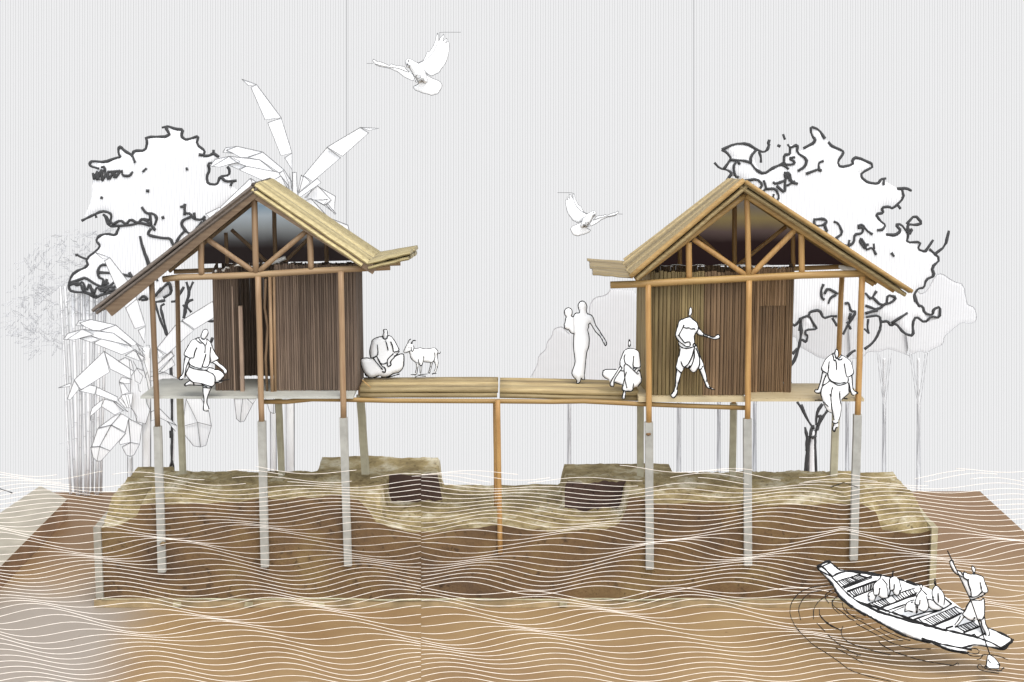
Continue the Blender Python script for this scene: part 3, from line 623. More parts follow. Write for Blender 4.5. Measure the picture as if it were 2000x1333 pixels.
class Relief:
    """a closed solid grown from an outline: real thickness, rounded towards its edge"""
    def __init__(s, poly, Yf, thick, rad, edge=0.012, grid=None, smooth=True):
        s.poly = chaikin(poly, True) if smooth else list(poly)
        s.P = np.array(s.poly); s.Yf = Yf if callable(Yf) else (lambda u, v: Yf); s.T = thick; s.Rr = rad; s.e = edge
        lo, hi = s.P.min(0), s.P.max(0); s.g = grid or max(1.6, (hi - lo).max() / 42)
    def dist(s, pts):
        pts = np.atleast_2d(pts); A = s.P; B = np.roll(A, -1, 0); d = B - A; L2 = (d ** 2).sum(1) + 1e-12
        r = pts[:, None, :] - A[None]; t = np.clip((r * d[None]).sum(2) / L2, 0, 1)
        q = r - t[..., None] * d[None]; D = np.sqrt((q ** 2).sum(2).min(1))
        x, y = pts[:, 0:1], pts[:, 1:2]; c = ((A[None, :, 1] > y) != (B[None, :, 1] > y))
        xi = (B[None, :, 0] - A[None, :, 0]) * (y - A[None, :, 1]) / (B[None, :, 1] - A[None, :, 1] + 1e-12) + A[None, :, 0]
        ins = ((c & (x < xi)).sum(1) % 2) == 1
        return np.where(ins, D, 0.0)
    def h(s, pts):
        t = np.clip(s.dist(pts) / s.Rr, 0, 1); return s.e + s.T * np.sqrt(np.clip(1 - (1 - t) ** 2, 0, 1))
    def mesh(s, mb, tint=1.0, off=0.0, back=1.0, mi=0):
        bd = resample(s.poly, s.g * 1.2, True); lo, hi = s.P.min(0), s.P.max(0)
        gx, gy = np.meshgrid(np.arange(lo[0] + s.g / 2, hi[0], s.g), np.arange(lo[1] + s.g / 2, hi[1], s.g))
        G = np.stack([gx.ravel(), gy.ravel()], 1); G[:, 0] += (np.arange(len(G)) % 2) * 0.3
        dd = s.dist(G); G = G[dd > s.g * 0.45]
        vv = [Vector(p) for p in bd] + [Vector((float(a), float(b))) for a, b in G]; nb = len(bd)
        V, E, F, ov, oe, of = delaunay_2d_cdt(vv, [], [list(range(nb))], 1, 1e-4)
        pts = np.array([(p.x, p.y) for p in V]); H = s.h(pts)
        n = len(V); front = []; bk = []
        for (u, v), h in zip(pts, H):
            y0 = s.Yf(u, v) - off; front.append(at(u, v, y0 - h)); bk.append(at(u, v, y0 + h * back))
        fs = [list(f) for f in F]
        def area(f): a, b, c = [pts[i] for i in f[:3]]; return (b[0] - a[0]) * (c[1] - a[1]) - (b[1] - a[1]) * (c[0] - a[0])
        F1 = [f if area(f) < 0 else f[::-1] for f in fs]
        cnt = {}
        for f in F1:
            for i in range(len(f)):
                a, b = f[i], f[(i + 1) % len(f)]; cnt[(a, b)] = 1
        F2 = [[n + i for i in f[::-1]] for f in F1]
        side = [[b, a, n + a, n + b] for (a, b) in cnt if (b, a) not in cnt]
        mb.add(front, F1, tint, mi, True); mb.add(bk, [[i - n for i in f] for f in F2], tint, mi, True)
        used = sorted({i for f in side for i in f}); ix = {i: k for k, i in enumerate(used)}; al = front + bk
        mb.add([al[i] for i in used], [[ix[i] for i in f] for f in side], tint, mi, False)
    def pt(s, u, v, lift=0.006):
        return at(u, v, s.Yf(u, v) - float(s.h(np.array([[u, v]]))[0]) - lift)
def strokes(mb, rel, lines, wpx, smooth=True, step=None, vary=0.3, closed=(), n=5, lift=0.002):
    """ink lines lying on the relief surface (nearest surface of several reliefs)"""
    rels = rel if isinstance(rel, (list, tuple)) else [rel]
    for li, Ln in enumerate(lines):
        cl = li in closed; Q = chaikin(Ln, cl) if smooth and len(Ln) > 2 else Ln
        Q = resample(Q, step or max(2.0, wpx * .8), cl)
        if cl: Q.append(Q[0])
        A = np.array(Q); best = None
        for r_ in rels:
            Yb = np.array([r_.Yf(u, v) for u, v in Q]); y = Yb - r_.h(A)
            best = y if best is None else np.minimum(best, y)
        sd_ = random.random() * 90; k = len(Q)
        P = [at(u, v, y - lift - .003) for (u, v), y in zip(Q, best)]
        mpp = [(p.y - CY) / FPX * 1.0 for p in P]
        rs = [(1 + vary * 2 * vn(sd_ + i * .35, li * 1.7)) * mp * wpx / 2 for i, mp in enumerate(mpp)]
        mb.tube(P, 1.0, n, rs=rs)
def figure(name, label, cat, polys, ink, Y, thick=0.10, rad=7, w_=1.9, mat='white', inkmat='ink', cloth=(), group=None, closed=(), smooth=True, edge=0.012, grid=None, vary=.35, inkname='ink_outline', extra=None):
    mb = MB(); rels = []; thick *= 0.6; w_ *= 1.2
    for i, p in enumerate(polys):
        r_ = Relief(p, Y, thick, rad, edge, grid, smooth); r_.mesh(mb, 1.0, i * 0.003); rels.append(r_)
    body = mb.build(name, M[mat]); tag(body, label, cat, group)
    for cn, cpoly in cloth:
        base = [r_ for r_ in rels if type(r_) is Relief]
        class Over(Relief):
            def h(s, pts, base=base): return np.max([q.h(pts) for q in base], 0) + 0.004
        c = Over(cpoly, Y, thick, rad, edge, max(rels[0].g, 2.0), smooth); q = MB(); c.mesh(q, 1.0, 0.0, 0.5); q.build(cn, M[mat], body)
        rels.append(c)
    if ink:
        q = MB(); strokes(q, rels, ink, w_, smooth, closed=closed, vary=vary); q.build(inkname, M[inkmat], body)
    if extra: extra(body, rels)
    return body, rels

# --- people at the houses
head = T('A 990,150 1075,150 1105,230 1100,300 1040,400 990,475 930,470 885,430 880,350 920,240 960,170')
body = T('A 800,410 690,460 560,520 480,650 390,810 320,975 365,1005 330,1180 B 262,0 250,130 235,350 110,465 175,500 235,465 275,440 300,380 360,430 415,510 260,625 300,660 380,625 500,635 640,650 745,640 755,700 755,820 780,970 780,1080 765,1200 765,1290 820,1315 900,1300 910,1260 850,1110 860,1000 900,860 960,720 985,690 1065,610 1070,580 1130,570 1180,590 1270,545 1265,510 1215,520 1310,395 1290,325 1230,280 1170,240 1070,235 990,190 940,130 940,0 A 1180,1180 1210,1245 1250,1215 1390,1155 1465,1085 1385,1010 1320,890 1210,650 1200,600 1150,540 1050,450 990,440 885,440')
arm = T('B 1000,45 A 1250,1215 1390,1160 B 1110,0 1250,120 1350,220 1385,270 1360,340 1300,325 1290,250 1200,190 1100,120')
ink = TT('''A 990,150 1075,150 1105,230 1100,300 1040,400 990,475 930,470 885,430 880,350 920,240 960,170 990,150; 835,415 800,410 690,460 560,520 480,650 390,810 320,975 365,1005 480,1065 560,1090; 550,1060 635,1085 655,980 680,860 745,735;
A 365,1010 340,1130 315,1290 B 250,130 235,350 110,465 175,500 235,465; A 510,1100 470,1200 B 370,40 320,150 295,280 285,440; A 700,465 860,605 930,575 1010,670 1015,800 1000,910; 800,430 860,520 930,575; 1050,450 1080,545 1030,670;
1060,455 1160,550 1210,620 1250,740 1320,890 1385,1010 1465,1085 1390,1150 1250,1215 1210,1245 1180,1180 1165,980 1195,720; 1040,950 980,1160 920,1333 B 720,150 790,170 860,165 905,110 935,0;
B 380,0 410,100 520,160 680,200 730,185; 390,150 500,205 640,235 790,245 870,255; 385,160 340,260 300,330 320,390 370,440 430,520 500,565 620,580 720,590 860,640 985,680; 370,40 400,110 385,160;
820,240 900,290 1000,330 1050,390 1070,440 1070,570 1060,610 985,690 960,720 900,860 855,1000 850,1110 885,1180 910,1260; 750,650 755,820 780,970 780,1080 765,1200 765,1290 820,1315 900,1300; 400,520 260,625 300,660 380,625 500,635 640,640 745,640; 500,560 520,640; 760,690 900,710 955,705; 700,590 760,640 860,680;
850,250 900,170 990,190 1070,235 1170,240 1230,280 1290,330 1315,385 1215,510 1180,560 1050,575; 1160,520 1265,510 1440,485; 1200,545 1270,540 1265,510; A 1390,1160 1450,1240 B 1250,120 1350,220 1385,270 1360,340 1300,325 1290,250 1200,190 1100,110 1000,45''')
shirt = T('A 700,465 560,520 480,650 390,810 330,970 480,1060 540,1110 B 410,100 520,160 680,200 860,165 930,20 A 1180,1180 1210,1235 1390,1145 1450,1085 1385,1015 1320,890 1210,650 1150,550 1060,470 1030,640 930,600')
shorts = T('B 395,150 340,260 310,330 330,390 380,440 430,510 500,555 720,585 980,670 1060,600 1065,440 1000,335 870,260 640,240')
figure('person', 'seated figure in short sleeved shirt, one leg dangling off the left platform edge', 'person', [body, head, arm], ink, -0.13, 0.09, 7, 1.9, cloth=(('shirt', shirt), ('shorts', shorts)))

Yd = 1.25
body = T('C 545,255 470,270 355,325 330,430 305,560 325,725 230,715 100,740 120,900 200,1065 315,1160 500,1105 600,1135 740,1110 800,1060 940,1030 1030,930 1045,700 1025,615 880,655 945,570 900,460 830,330 770,250 700,230 640,260')
head = T('C 600,105 665,95 685,150 690,280 640,315 590,290 580,240 600,170')
ink = TT('''C 600,105 665,95 685,150 690,280 640,315 590,290 580,240 600,170 600,105; 575,250 470,270 355,325 330,430 305,560 305,640 325,735 450,680 485,620 465,430; 700,230 770,250 830,330 900,460 945,560 815,600 800,470 755,360; 645,340 675,430 700,550;
300,725 230,715 100,740 120,900 200,1065 315,1160 500,1105; 545,1130 640,1135 740,1105 800,1060 940,1030 1030,930 1045,700 1025,615 830,680; 375,715 460,830 580,970; 460,690 530,830 575,905 620,920 650,970 635,1035 570,1010; 945,570 880,660 740,800 775,870 690,910 680,810 690,740 815,620; 530,830 590,855 680,815; 660,1150 800,1110 945,1065; 200,1070 220,1110 250,1120''')
figure('person', 'cross legged figure sitting at the left end of the footbridge beside the goat', 'person', [body, head], ink, Yd, 0.13, 9, 2.0,
       cloth=(('shirt', T('C 545,262 470,278 360,330 335,430 312,560 325,715 450,675 490,760 540,835 600,850 680,800 690,735 810,620 935,560 895,465 825,340 765,257 700,240 640,320')),))
goat = T('C 1030,590 1070,500 1110,420 1130,395 1200,405 1230,430 1265,480 1275,520 1340,515 1395,495 1450,520 1600,520 1710,495 1765,550 1785,600 1835,590 1815,630 1770,620 1765,700 1790,820 1775,900 1720,1060 1660,1070 1700,1000 1745,890 1700,800 1660,830 1630,950 1600,1050 1560,1040 1610,930 1620,820 1470,800 1440,870 1430,950 1410,1060 1400,1090 1350,1085 1390,1030 1390,880 1370,850 1350,950 1320,1070 1290,1095 1250,1075 1300,1040 1315,850 1200,740 1160,590 1070,615')
gink = TT('''C 1130,400 1110,420 1070,500 1030,590 1070,615 1160,575 1200,550; 1160,590 1200,740 1300,820 1350,825; 1200,470 1210,560 1235,580 1265,500 1245,450; 1275,520 1340,515 1395,495 1450,520 1600,520 1710,495 1765,550 1785,600 1815,630 1835,580; 1770,600 1765,700 1790,820 1775,900 1720,1060; 1470,800 1620,820 1690,795 1720,700 1710,600; 1475,680 1470,800;
1355,745 1370,850 1410,885 1440,870 1450,820; 1315,850 1315,950 1290,1050; 1350,900 1320,1070; 1390,880 1395,1040; 1435,880 1410,1060; 1620,820 1610,930 1580,1020; 1660,830 1630,950 1600,1050; 1700,800 1745,890 1700,1010; 1190,1080 1300,1080; 1280,1135 1350,1100 1520,1115; 1400,1080 1550,1065; 1650,1060 1750,1055;
1250,1075 1290,1095 1320,1070; 1350,1085 1400,1090 1410,1060; 1560,1040 1610,1050; 1660,1075 1700,1040; 1145,495 1160,490; 1090,610 1160,575''')
def horns(b, rels):
    q = MB(); strokes(q, rels, TT('C 1130,400 1140,350 1170,315 1195,310; 1195,410 1230,350 1270,335 1305,345; 1215,410 1225,370'), 2.2); q.build('horn', M['ink'], b)
figure('goat', 'white horned goat standing on the footbridge facing the seated figure', 'goat', [goat], gink, Yd, 0.08, 6, 1.3, extra=horns, grid=1.5)
wm = T('D 460,660 550,510 690,515 715,480 660,330 645,200 710,100 800,60 880,85 960,180 980,280 955,420 985,540 1070,560 1160,600 1220,700 1270,870 1320,1000 1420,1130 1540,1333 E 835,100 880,180 890,220 865,265 820,180 770,80 690,0 D 1290,1190 1210,1050 1130,930 1095,865 1040,930 1040,1050 1000,1110 1020,1220 E 540,30 555,130 540,290 505,360 485,500 465,750 455,830 465,905 420,910 400,870 370,960 335,985 300,970 320,920 240,850 210,770 285,590 265,430 245,290 250,100 260,15 D 480,1270 470,1000')
wink = TT('D 460,660 550,510 690,515 715,480 660,330 645,200 710,100 800,60 880,85 960,180 980,280 955,420 985,540 1070,560 1160,600 1220,700 1270,870 1320,1000 1420,1130 1540,1333 E 835,100 880,180 890,220 865,265 820,180 770,80 690,0 D 1290,1190 1210,1050 1130,930 1095,865 1040,930 1040,1050 1000,1110 1020,1220 E 540,30 555,130 540,290 505,360 485,500 465,750 455,830 465,905 420,910 400,870 370,960 335,985 300,970 320,920 240,850 210,770 285,590 265,430 245,290 250,100 260,15 D 490,1280')
figure('person', 'tall figure in long skirt walking on the bridge with a child on one arm', 'person', [wm], wink, 0.95, 0.10, 8, 2.0, inkmat='ink', vary=.1)
cp_ = 'D 455,660 390,635 420,560 430,470 410,390 350,335 280,320 200,350 150,420 140,500 165,600 225,655 190,700 165,880 135,940 150,1000 140,1070 230,1110 255,1150 290,1110 350,1200 410,1265 490,1280'
figure('person', 'small child with round head carried on the arm of the tall skirted figure', 'person', [T(cp_ + ' 500,1000')], TT(cp_), 0.90, 0.08, 6, 2.0, vary=.1)
bw = T('E 1330,295 1430,320 1510,365 1525,500 1545,680 1520,720 1550,850 1575,940 1490,1040 1400,1060 1390,1135 1255,1140 1255,1200 1240,1280 1170,1280 1200,1200 1215,1130 1175,1105 1195,1010 1040,960 1030,1045 950,1035 955,960 920,905 850,870 805,815 825,715 1090,710 1150,650 1130,610 1225,350 1245,335')
bh = T('E 1325,130 1350,190 1340,300 1312,300 1308,200')
bink = TT('''E 1325,130 1350,190 1340,265 1310,275 1308,200 1325,130; 1245,335 1330,300 1430,320 1510,365 1525,500 1545,680 1450,680 1390,665 1410,450; 1240,350 1220,350 1130,610 1190,690; 1245,420 1220,480 1245,600 1300,620 1400,720 1490,810 1500,780; 1150,650 960,950 950,1030 1030,1045 1025,920 1150,730 1180,690; 1080,710 825,715 805,815 850,870 920,905;
1160,730 1225,745; 1245,610 1220,640 1235,880 1280,1070; 1270,755 1235,880 1175,1105 1255,1130 1390,1135 1405,980; 1040,955 1215,1020; 1520,720 1575,930 1490,1040; 1215,1130 1180,1280 1240,1280; 1255,1140 1240,1270; 1400,700 1440,670; 1420,740 1470,680; 1460,780 1510,715''')
figure('person', 'bent figure in draped cloth holding a white sack at the right bridge end', 'person', [bw, bh], bink, 0.22, 0.09, 6, 1.8, cloth=(('tunic', T('E 1330,305 1430,325 1505,370 1520,500 1540,675 1395,660 1300,620 1250,605 1190,680 1135,605 1228,350')),))
db = T('F 645,310 625,320 540,350 400,400 350,430 310,580 250,780 280,870 340,950 340,1040 380,1130 G 340,130 300,340 265,440 300,510 270,620 245,1030 120,1170 200,1245 270,1180 315,1050 285,1020 370,720 410,580 480,460 590,460 630,490 680,550 740,570 800,520 845,460 890,510 960,680 1050,900 1070,960 1200,1010 1290,1020 1200,980 1130,930 1080,810 1060,650 1000,440 980,330 900,130 F 890,1333 790,1050 760,1000 735,870 760,780 800,730 870,805 990,820 1240,905 1300,910 1390,890 1415,840 1390,790 1350,785 1260,860 1130,820 990,760 930,690 850,600 830,480 720,400 660,330')
dh = T('F 650,70 685,110 685,240 650,330 615,330 600,290 610,180 625,100')
dink = TT('''F 650,70 685,110 685,240 635,300 600,290 610,180 625,100 650,70; 635,315 540,350 400,400 350,430 310,580 250,780 280,870 340,950; 640,315 720,400 830,480 850,600 930,690 990,760 1130,820 1260,860 1350,785 1390,790 1415,840 1390,890 1300,910 1240,905 990,820 870,805 800,730 760,780 735,870 760,1000;
480,530 430,650 340,800 420,900 500,1010 560,975 640,975 645,1080 580,1105 520,1090 450,1040 340,960; 320,800 350,810; 470,590 540,620 610,605 670,645 720,630 780,645; 335,1010 360,1080 450,1135 560,1150 710,1110; 735,1010 715,1060 735,1105 775,1080 785,1040 735,1010; 750,1110 750,1333 G 745,180 700,350 620,470; F 740,1170 700,1333 G 650,250 580,370 500,435; F 790,1130 870,1333 G 890,230 890,370 850,460;
G 400,280 440,400 490,440 590,460 630,490 680,550 740,570 800,520 840,460 890,500 945,470 960,400; 640,390 600,450; 270,470 350,530 410,590; F 990,760 985,810; 850,600 850,660 810,730; 380,1150 355,1333 G 340,130 300,340 265,440 300,510 270,620 245,1030 120,1170 200,1245 270,1180 315,1050; G 285,1020 370,720 410,580 480,460; 890,510 960,680 1050,900 1070,960 1200,1010 1290,1020; F 790,1050 890,1333 G 980,330 1000,440 1060,650 1080,810; 1130,930 1200,990''')
figure('person', 'bare chested standing figure in wrapped dhoti with arm stretched out before the right house wall', 'person', [db, dh], dink, -0.13, 0.08, 6, 2.1,
       cloth=(('dhoti', T('F 345,1010 450,1130 560,1145 700,1110 740,1090 790,1060 885,1333 G 970,330 985,400 945,470 890,500 840,460 800,515 740,565 680,545 590,458 480,455 405,580 275,480 270,440 305,340 345,130 F 380,1150')),))
rb = T('H 640,200 560,260 480,320 410,400 310,630 355,670 350,740 300,960 240,1140 220,1165 180,1140 140,1195 190,1240 260,1245 295,1240 I 370,80 440,260 500,420 570,570 650,660 740,700 770,700 825,920 765,970 780,1020 810,1060 795,1130 760,1230 835,1330 870,1180 930,1170 960,1110 940,1060 950,1000 960,940 1020,780 1045,560 1040,380 1060,270 1120,220 1310,50 1310,10 H 1060,1210 1100,1280 1170,1305 1220,1270 1270,1250 1265,1220 1160,1180 1130,1060 1115,790 1165,740 1130,560 1085,410 960,320 830,240 770,330 700,300')
rh = T('H 710,95 750,130 770,230 740,330 710,345 680,280 675,180')
rink = TT('''H 710,95 750,130 770,230 740,330 710,345 680,280 675,180 710,95; 640,200 560,260 480,320 410,400 310,630 420,700 490,740 510,640 520,480 530,415; 620,220 640,330 655,400 700,380 720,500 720,640; 665,200 620,210; 830,240 850,275 750,370; 870,330 850,370 770,380; 830,240 960,320 1085,410 1130,560 1165,740 1040,820 980,820 950,660 920,470; 490,740 510,840 560,910 640,960 780,990 950,960; 560,930 640,975 770,1055 990,985 1035,900 1020,850;
355,690 300,960 240,1140 220,1165 180,1140 140,1195 190,1240 260,1245 300,1235; 450,760 390,900 350,1050; 540,920 460,990 370,1040 330,1120 300,1250 I 440,260 500,420 570,570 650,660 740,700; H 620,1090 590,1180 575,1333 I 715,200 740,500 770,680 825,930; I 680,80 720,180; H 810,1180 800,1250 I 1000,30 1010,250 1040,380 1045,560 1020,780 960,940; I 1310,50 1110,220 1060,270;
H 1035,980 1050,1240; 1040,960 1070,1080 1100,1280 1170,1305; 1115,790 1130,1060 1160,1180 1265,1220 1275,1250 1220,1270; I 765,970 780,1020 850,1050 930,1020 950,1000; 810,1060 795,1130 760,1230 835,1330 870,1180 930,1170; 470,330 560,430 630,490; 190,290 330,275 420,295; 1120,220 1260,240''')
figure('person', 'seated figure in collared shirt, hands beside hips, legs hanging off the right platform', 'person', [rb, rh], rink, -0.13, 0.09, 7, 2.0,
       cloth=(('shirt', T('H 640,208 560,266 480,326 415,405 318,628 420,695 495,735 515,840 565,905 640,950 780,982 950,955 1020,880 1015,825 1040,812 1158,738 1122,560 1078,415 960,328 840,255 720,380 650,330')), ('trousers', T('H 560,935 460,1000 375,1045 335,1120 305,1250 I 445,260 505,420 575,565 650,652 740,690 770,695 825,910 850,980 930,970 955,940 1012,780 1037,560 1032,380 1052,270 1110,215 1300,50 H 1045,1200 1030,990 770,1058'))))

# --- doves
dv = ['J 820,570 780,610 780,660 805,740 845,745 955,925 1000,980 1025,1040 1100,1000 1140,1040 1190,1000 1180,930 1150,850 1130,780 1070,740 1015,660 940,620 870,580',
      'J 1015,650 1100,610 1150,540 1190,435 1220,455 1290,350 1340,240 1360,120 1380,90 1390,150 1385,240 1400,255 1420,200 1490,110 1500,150 1465,260 1550,190 1555,220 1515,290 1580,250 1595,300 1595,380 1580,480 1550,600 1500,700 1440,770 1410,830 1340,860 1270,900 1220,880 1165,840 1130,780 1070,740 1020,690',
      'J 1165,840 1200,900 1300,945 1420,990 1465,1060 1450,1120 1410,1180 1390,1225 1320,1240 1270,1260 1190,1230 1100,1215 1030,1180 960,1160 920,1100 1000,1055 1025,1010 1100,1000 1180,960',
      'J 185,575 270,640 300,625 400,665 490,705 515,665 560,690 650,705 760,715 800,780 850,810 900,830 945,920 930,990 860,960 760,915 700,870 640,820 590,800 480,750 350,730 260,705 200,660 165,600']
dl = '''J 1015,650 940,620 870,580 820,570 780,610 780,660 805,740; 850,740 900,820 950,920 1000,870 1050,880 1075,910 1020,940 960,930; 845,745 840,720 870,700 820,695; 805,700 830,660 800,680; 1015,660 1070,740 1130,780 1150,850 1180,930 1190,1000 1140,1040 1100,1000 1135,940 1090,930 1025,990 1025,1040 920,1090; 960,990 990,955 1015,985 985,1020 960,990; 1060,995 1080,965 1100,990 1070,1015 1060,995;
1015,650 1100,610 1150,540 1190,435 1220,455 1290,350 1340,240 1360,120 1380,90 1390,150 1375,290 1300,450 1180,570 1050,650 1015,650; 1810,80 1420,80 1405,100 1415,160 1400,255 1420,200 1490,110 1500,150 1465,260 1550,190 1555,220 1515,290 1580,250 1595,300 1595,380 1580,480 1550,600 1500,700 1440,770 1410,830 1340,860 1270,900 1220,880 1165,840;
1165,840 1200,900 1300,945 1420,990 1465,1060 1450,1120 1410,1180 1390,1225 1320,1240 1270,1260 1190,1230 1100,1215 1030,1180 960,1160 920,1100; 60,660 200,660 165,600 185,575 270,640 300,625 400,665 490,705 515,665 560,690 650,705 760,715 800,780 850,810 830,825 650,745 400,715 200,665 260,705 350,730 480,750 590,800 640,820 700,870 760,915 860,960 930,990 950,920; 830,590 845,610 835,630 825,610 830,590'''
def dove(label, f, Y):
    fm = lambda P: [f(u, v) for u, v in P]
    mb = MB(); r0 = Relief(fm(T(dv[0])), Y, 0.16, 8 * f.k, .01, 2.2 * f.k); r0.mesh(mb); o = mb.build('dove', M['white']); tag(o, label, 'bird', 'doves in flight')
    rels = [r0]
    cx = f(*T('J 1000,760')[0])
    for nm, i, sw in (('wing', 1, 1.1), ('tail', 2, 0.2), ('wing', 3, -0.9)):
        sp_ = 150.0 * f.k
        Yf = (lambda sw: lambda u, v: Y + sw * 0.6 * min(1, math.hypot(u - cx[0], v - cx[1]) / sp_))(sw)
        r_ = Relief(fm(T(dv[i])), Yf, 0.02, 3 * f.k, .008, 2.2 * f.k); q = MB(); r_.mesh(q, off=.01); q.build(nm, M['white'], o); rels.append(r_)
    q = MB()
    class Near:
        def __init__(s): pass
        def Yf(s, u, v):
            ys = [r_.Yf(u, v) - float(r_.h(np.array([[u, v]]))[0]) for r_ in rels if r_.dist(np.array([[u, v]]))[0] > 0]
            if not ys:
                ds = [np.abs(r_.P - np.array([u, v])).sum(1).min() for r_ in rels]; r_ = rels[int(np.argmin(ds))]; return r_.Yf(u, v) - r_.e
            return min(ys)
        def h(s, p): return np.full(len(p), 0.012)
    strokes(q, Near(), [fm(l) for l in TT(dl)], 1.15, True, step=2.6 * f.k, vary=.1, n=4); q.build('ink_outline', M['grey'], o)
f1 = lambda u, v: (u, v)
f1.k = 1.0
f2 = lambda u, v: (1207.2 - (u - 729) * .69, 412.4 + (v - 115.4) * .686)
f2.k = 0.69
dove('large white dove with spread wings high above the left house roof', f1, 0.5)
dove('small white dove flying lower between the two roofs with wings spread', f2, 0.5)

# --- banana plants of folded white leaves
def leaf_plant(label, Y0, leaves, stems, extra_lines, ink_w, stem_lines, cx, seed, cat='banana plant', group='folded leaf banana plants'):
    rnd = random.Random(seed); o = empty('banana_plant', at(cx, 966, Y0)); tag(o, label, cat, group)
    lay = []; q = MB()
    for i, P in enumerate(leaves):
        k = rnd.uniform(-.0016, .0016); c = np.array(P).mean(0); y0 = Y0 - 0.012 * i; kv = rnd.uniform(-.001, .001)
        Yf = (lambda y0, k, kv, c: lambda u, v: y0 + k * (u - c[0]) + kv * (v - c[1]))(y0, k, kv, c)
        if abs(sum(a[0] * b[1] - b[0] * a[1] for a, b in zip(P, P[1:] + P[:1]))) < 60: continue
        r_ = Relief(P, Yf, 0.003, 5, .004, 7, False); m_ = MB(); r_.mesh(m_); lf = m_.build('leaf', M['leafw'], o)
        li = MB(); strokes(li, r_, [P], ink_w, False, step=30, vary=.05, closed=(0,), n=4); li.build('edge_line', M['grey'], lf)
    for P in stems:
        r_ = Relief(P, Y0 + .02, 0.07, 6, .01, 4, False); m_ = MB(); r_.mesh(m_); st = m_.build('stem', M['white'], o)
        li = MB(); strokes(li, r_, [[P[0], P[-1]], [P[1], P[2]]], 1.6, False, step=12, vary=.5, n=4); li.build('edge_line', M['grey'], st)
    if extra_lines:
        r_ = Relief([(cx - 2, 300), (cx + 2, 300), (cx, 304)], Y0 - .012 * len(leaves) - .02, 0, 5, .004); strokes(q, r_, extra_lines, ink_w, False, step=20, vary=.05, n=4); q.build('leaf_vein', M['grey'], o)
    adopt(o)
LA = TT('''L 300,62 422,105 355,115; 375,128 422,107 622,375 490,393; 512,418 622,377 710,662 620,685; 650,703 710,662 710,800; 1265,455 1420,462 1335,480; 995,615 1265,455 1335,500 1120,690; 803,847 995,617 1105,702 880,895;
920,935 1063,1015 1050,1150 970,1090 1030,1045; 865,1035 1010,1190 1165,1250 1180,1310 1200,1333 1000,1333 790,1060; 1000,1075 1070,1160 1060,1165 990,1085; 890,1040 1000,1040 970,1085; 880,960 920,930 1030,1045 970,1090 865,1035 810,1030;
803,847 860,900 760,990; 785,840 800,860 765,985 755,985; 145,658 170,620 262,608 175,640 235,668; 175,640 262,608 472,655 340,700 290,700 235,668; 472,655 645,800 605,825 450,720 350,700; 165,750 270,745 340,770 270,795; 200,690 445,718 605,845 590,830 340,770 270,745; 42,770 85,715 200,690 290,730 120,778; 60,772 200,690 290,730 120,778;
280,800 340,770 600,820 620,850 560,880 480,890; 370,870 130,1100 60,1180 400,1000 395,910; 5,1160 125,1103 140,1130 40,1190; 605,830 645,800 710,900 710,990 680,960; 620,850 680,930 690,960 560,880; 375,870 430,905 390,920; 765,990 915,870 947,905 765,1030; 715,820 745,820 755,1005 715,990;
M 450,70 790,70 735,155 605,415 540,430 485,380; 930,60 1075,60 1080,290 1050,300 990,265''')
leaf_plant('tall white folded leaf banana plant rising behind the left house roof', 6.3, LA, [T('M 1005,-2200 1085,-2200 1095,1500 1005,1500'), T('M 1243,-3000 1360,-3000 1370,1500 1243,1500')],
           TT('M 580,70 540,430; 1055,60 1050,300; 640,65 735,155; L 640,810 680,900 680,960; 630,870 670,950 700,1000; 710,800 710,990; 745,1000 765,1030; 870,960 830,1030; 900,1045 960,1050 1005,1040; 690,830 700,900 708,960'), 1.25, None, 565, 3)
LB = TT('''N 520,80 695,142 605,155; 630,178 695,142 905,415 1015,630 880,740 780,520; 880,740 1015,630 1115,945 990,985; 1030,1005 1115,955 1105,1155; 290,945 335,885 470,875 335,915 390,955; 335,915 470,875 765,940 570,1005 500,1005 400,960; 765,940 1020,1160 960,1190 740,1040 580,1010;
335,1100 470,1070 570,1110 475,1145; 370,990 735,1035 950,1195 880,1170 590,1105 500,1080; 145,1110 195,1040 370,990 505,1050 260,1118; 190,1110 370,990 505,1050 260,1118; 500,1155 590,1105 920,1180 985,1230 835,1290;
1545,885 1910,660 1960,830 1700,990; 1250,1215 1480,930 1545,895 1690,1000 1545,1130 1370,1290; 1255,1225 1330,1290 1270,1333; 1310,1333 1420,1250 1460,1305 1330,1400;
O 740,75 840,15 910,140; 840,15 930,90 940,120 900,120; 790,460 800,280 860,200 930,230 960,330 985,480 940,460 960,560 990,620 945,760 860,740 830,640 800,600; 670,130 740,95 800,125 830,235;
530,33 830,235 825,325 590,210; 230,320 530,33 585,240 300,420; 70,400 195,350 185,385; 162,510 232,325 280,410 190,520; 275,430 385,370 455,385 435,465; 445,465 455,390 665,490 655,540; 680,330 710,290 790,310 790,355 700,360; 680,340 720,350 780,440 710,470; 670,520 710,470 820,450 800,600 740,600;
390,665 410,600 520,510 500,590 400,680 395,730; 500,585 535,510 620,535 735,625 635,670; 620,535 655,545 770,640 720,625; 470,800 630,680 695,660 600,770; 600,770 695,655 780,700 740,840; 405,990 465,810 595,775 485,985; 485,985 600,775 745,855 590,1030; 395,995 485,988 590,1030 500,1130 460,1135 420,1100;
680,940 740,860 770,720 795,945 690,968; 775,705 910,775 885,965 795,945; 710,990 795,945 885,965 830,1070 790,1088 750,1070; 990,290 1130,240 1260,300 1000,330; 1000,640 1080,600 1250,770 1160,735 1090,700 1000,730; 1160,735 1255,775 1245,835; 1040,180 1200,40 1230,75 1060,230; 990,240 1080,240 1210,100 1240,170 1130,240;
1350,505 1500,505 1580,640 1605,780 1550,975 1495,993 1425,980 1340,875 1320,770''')
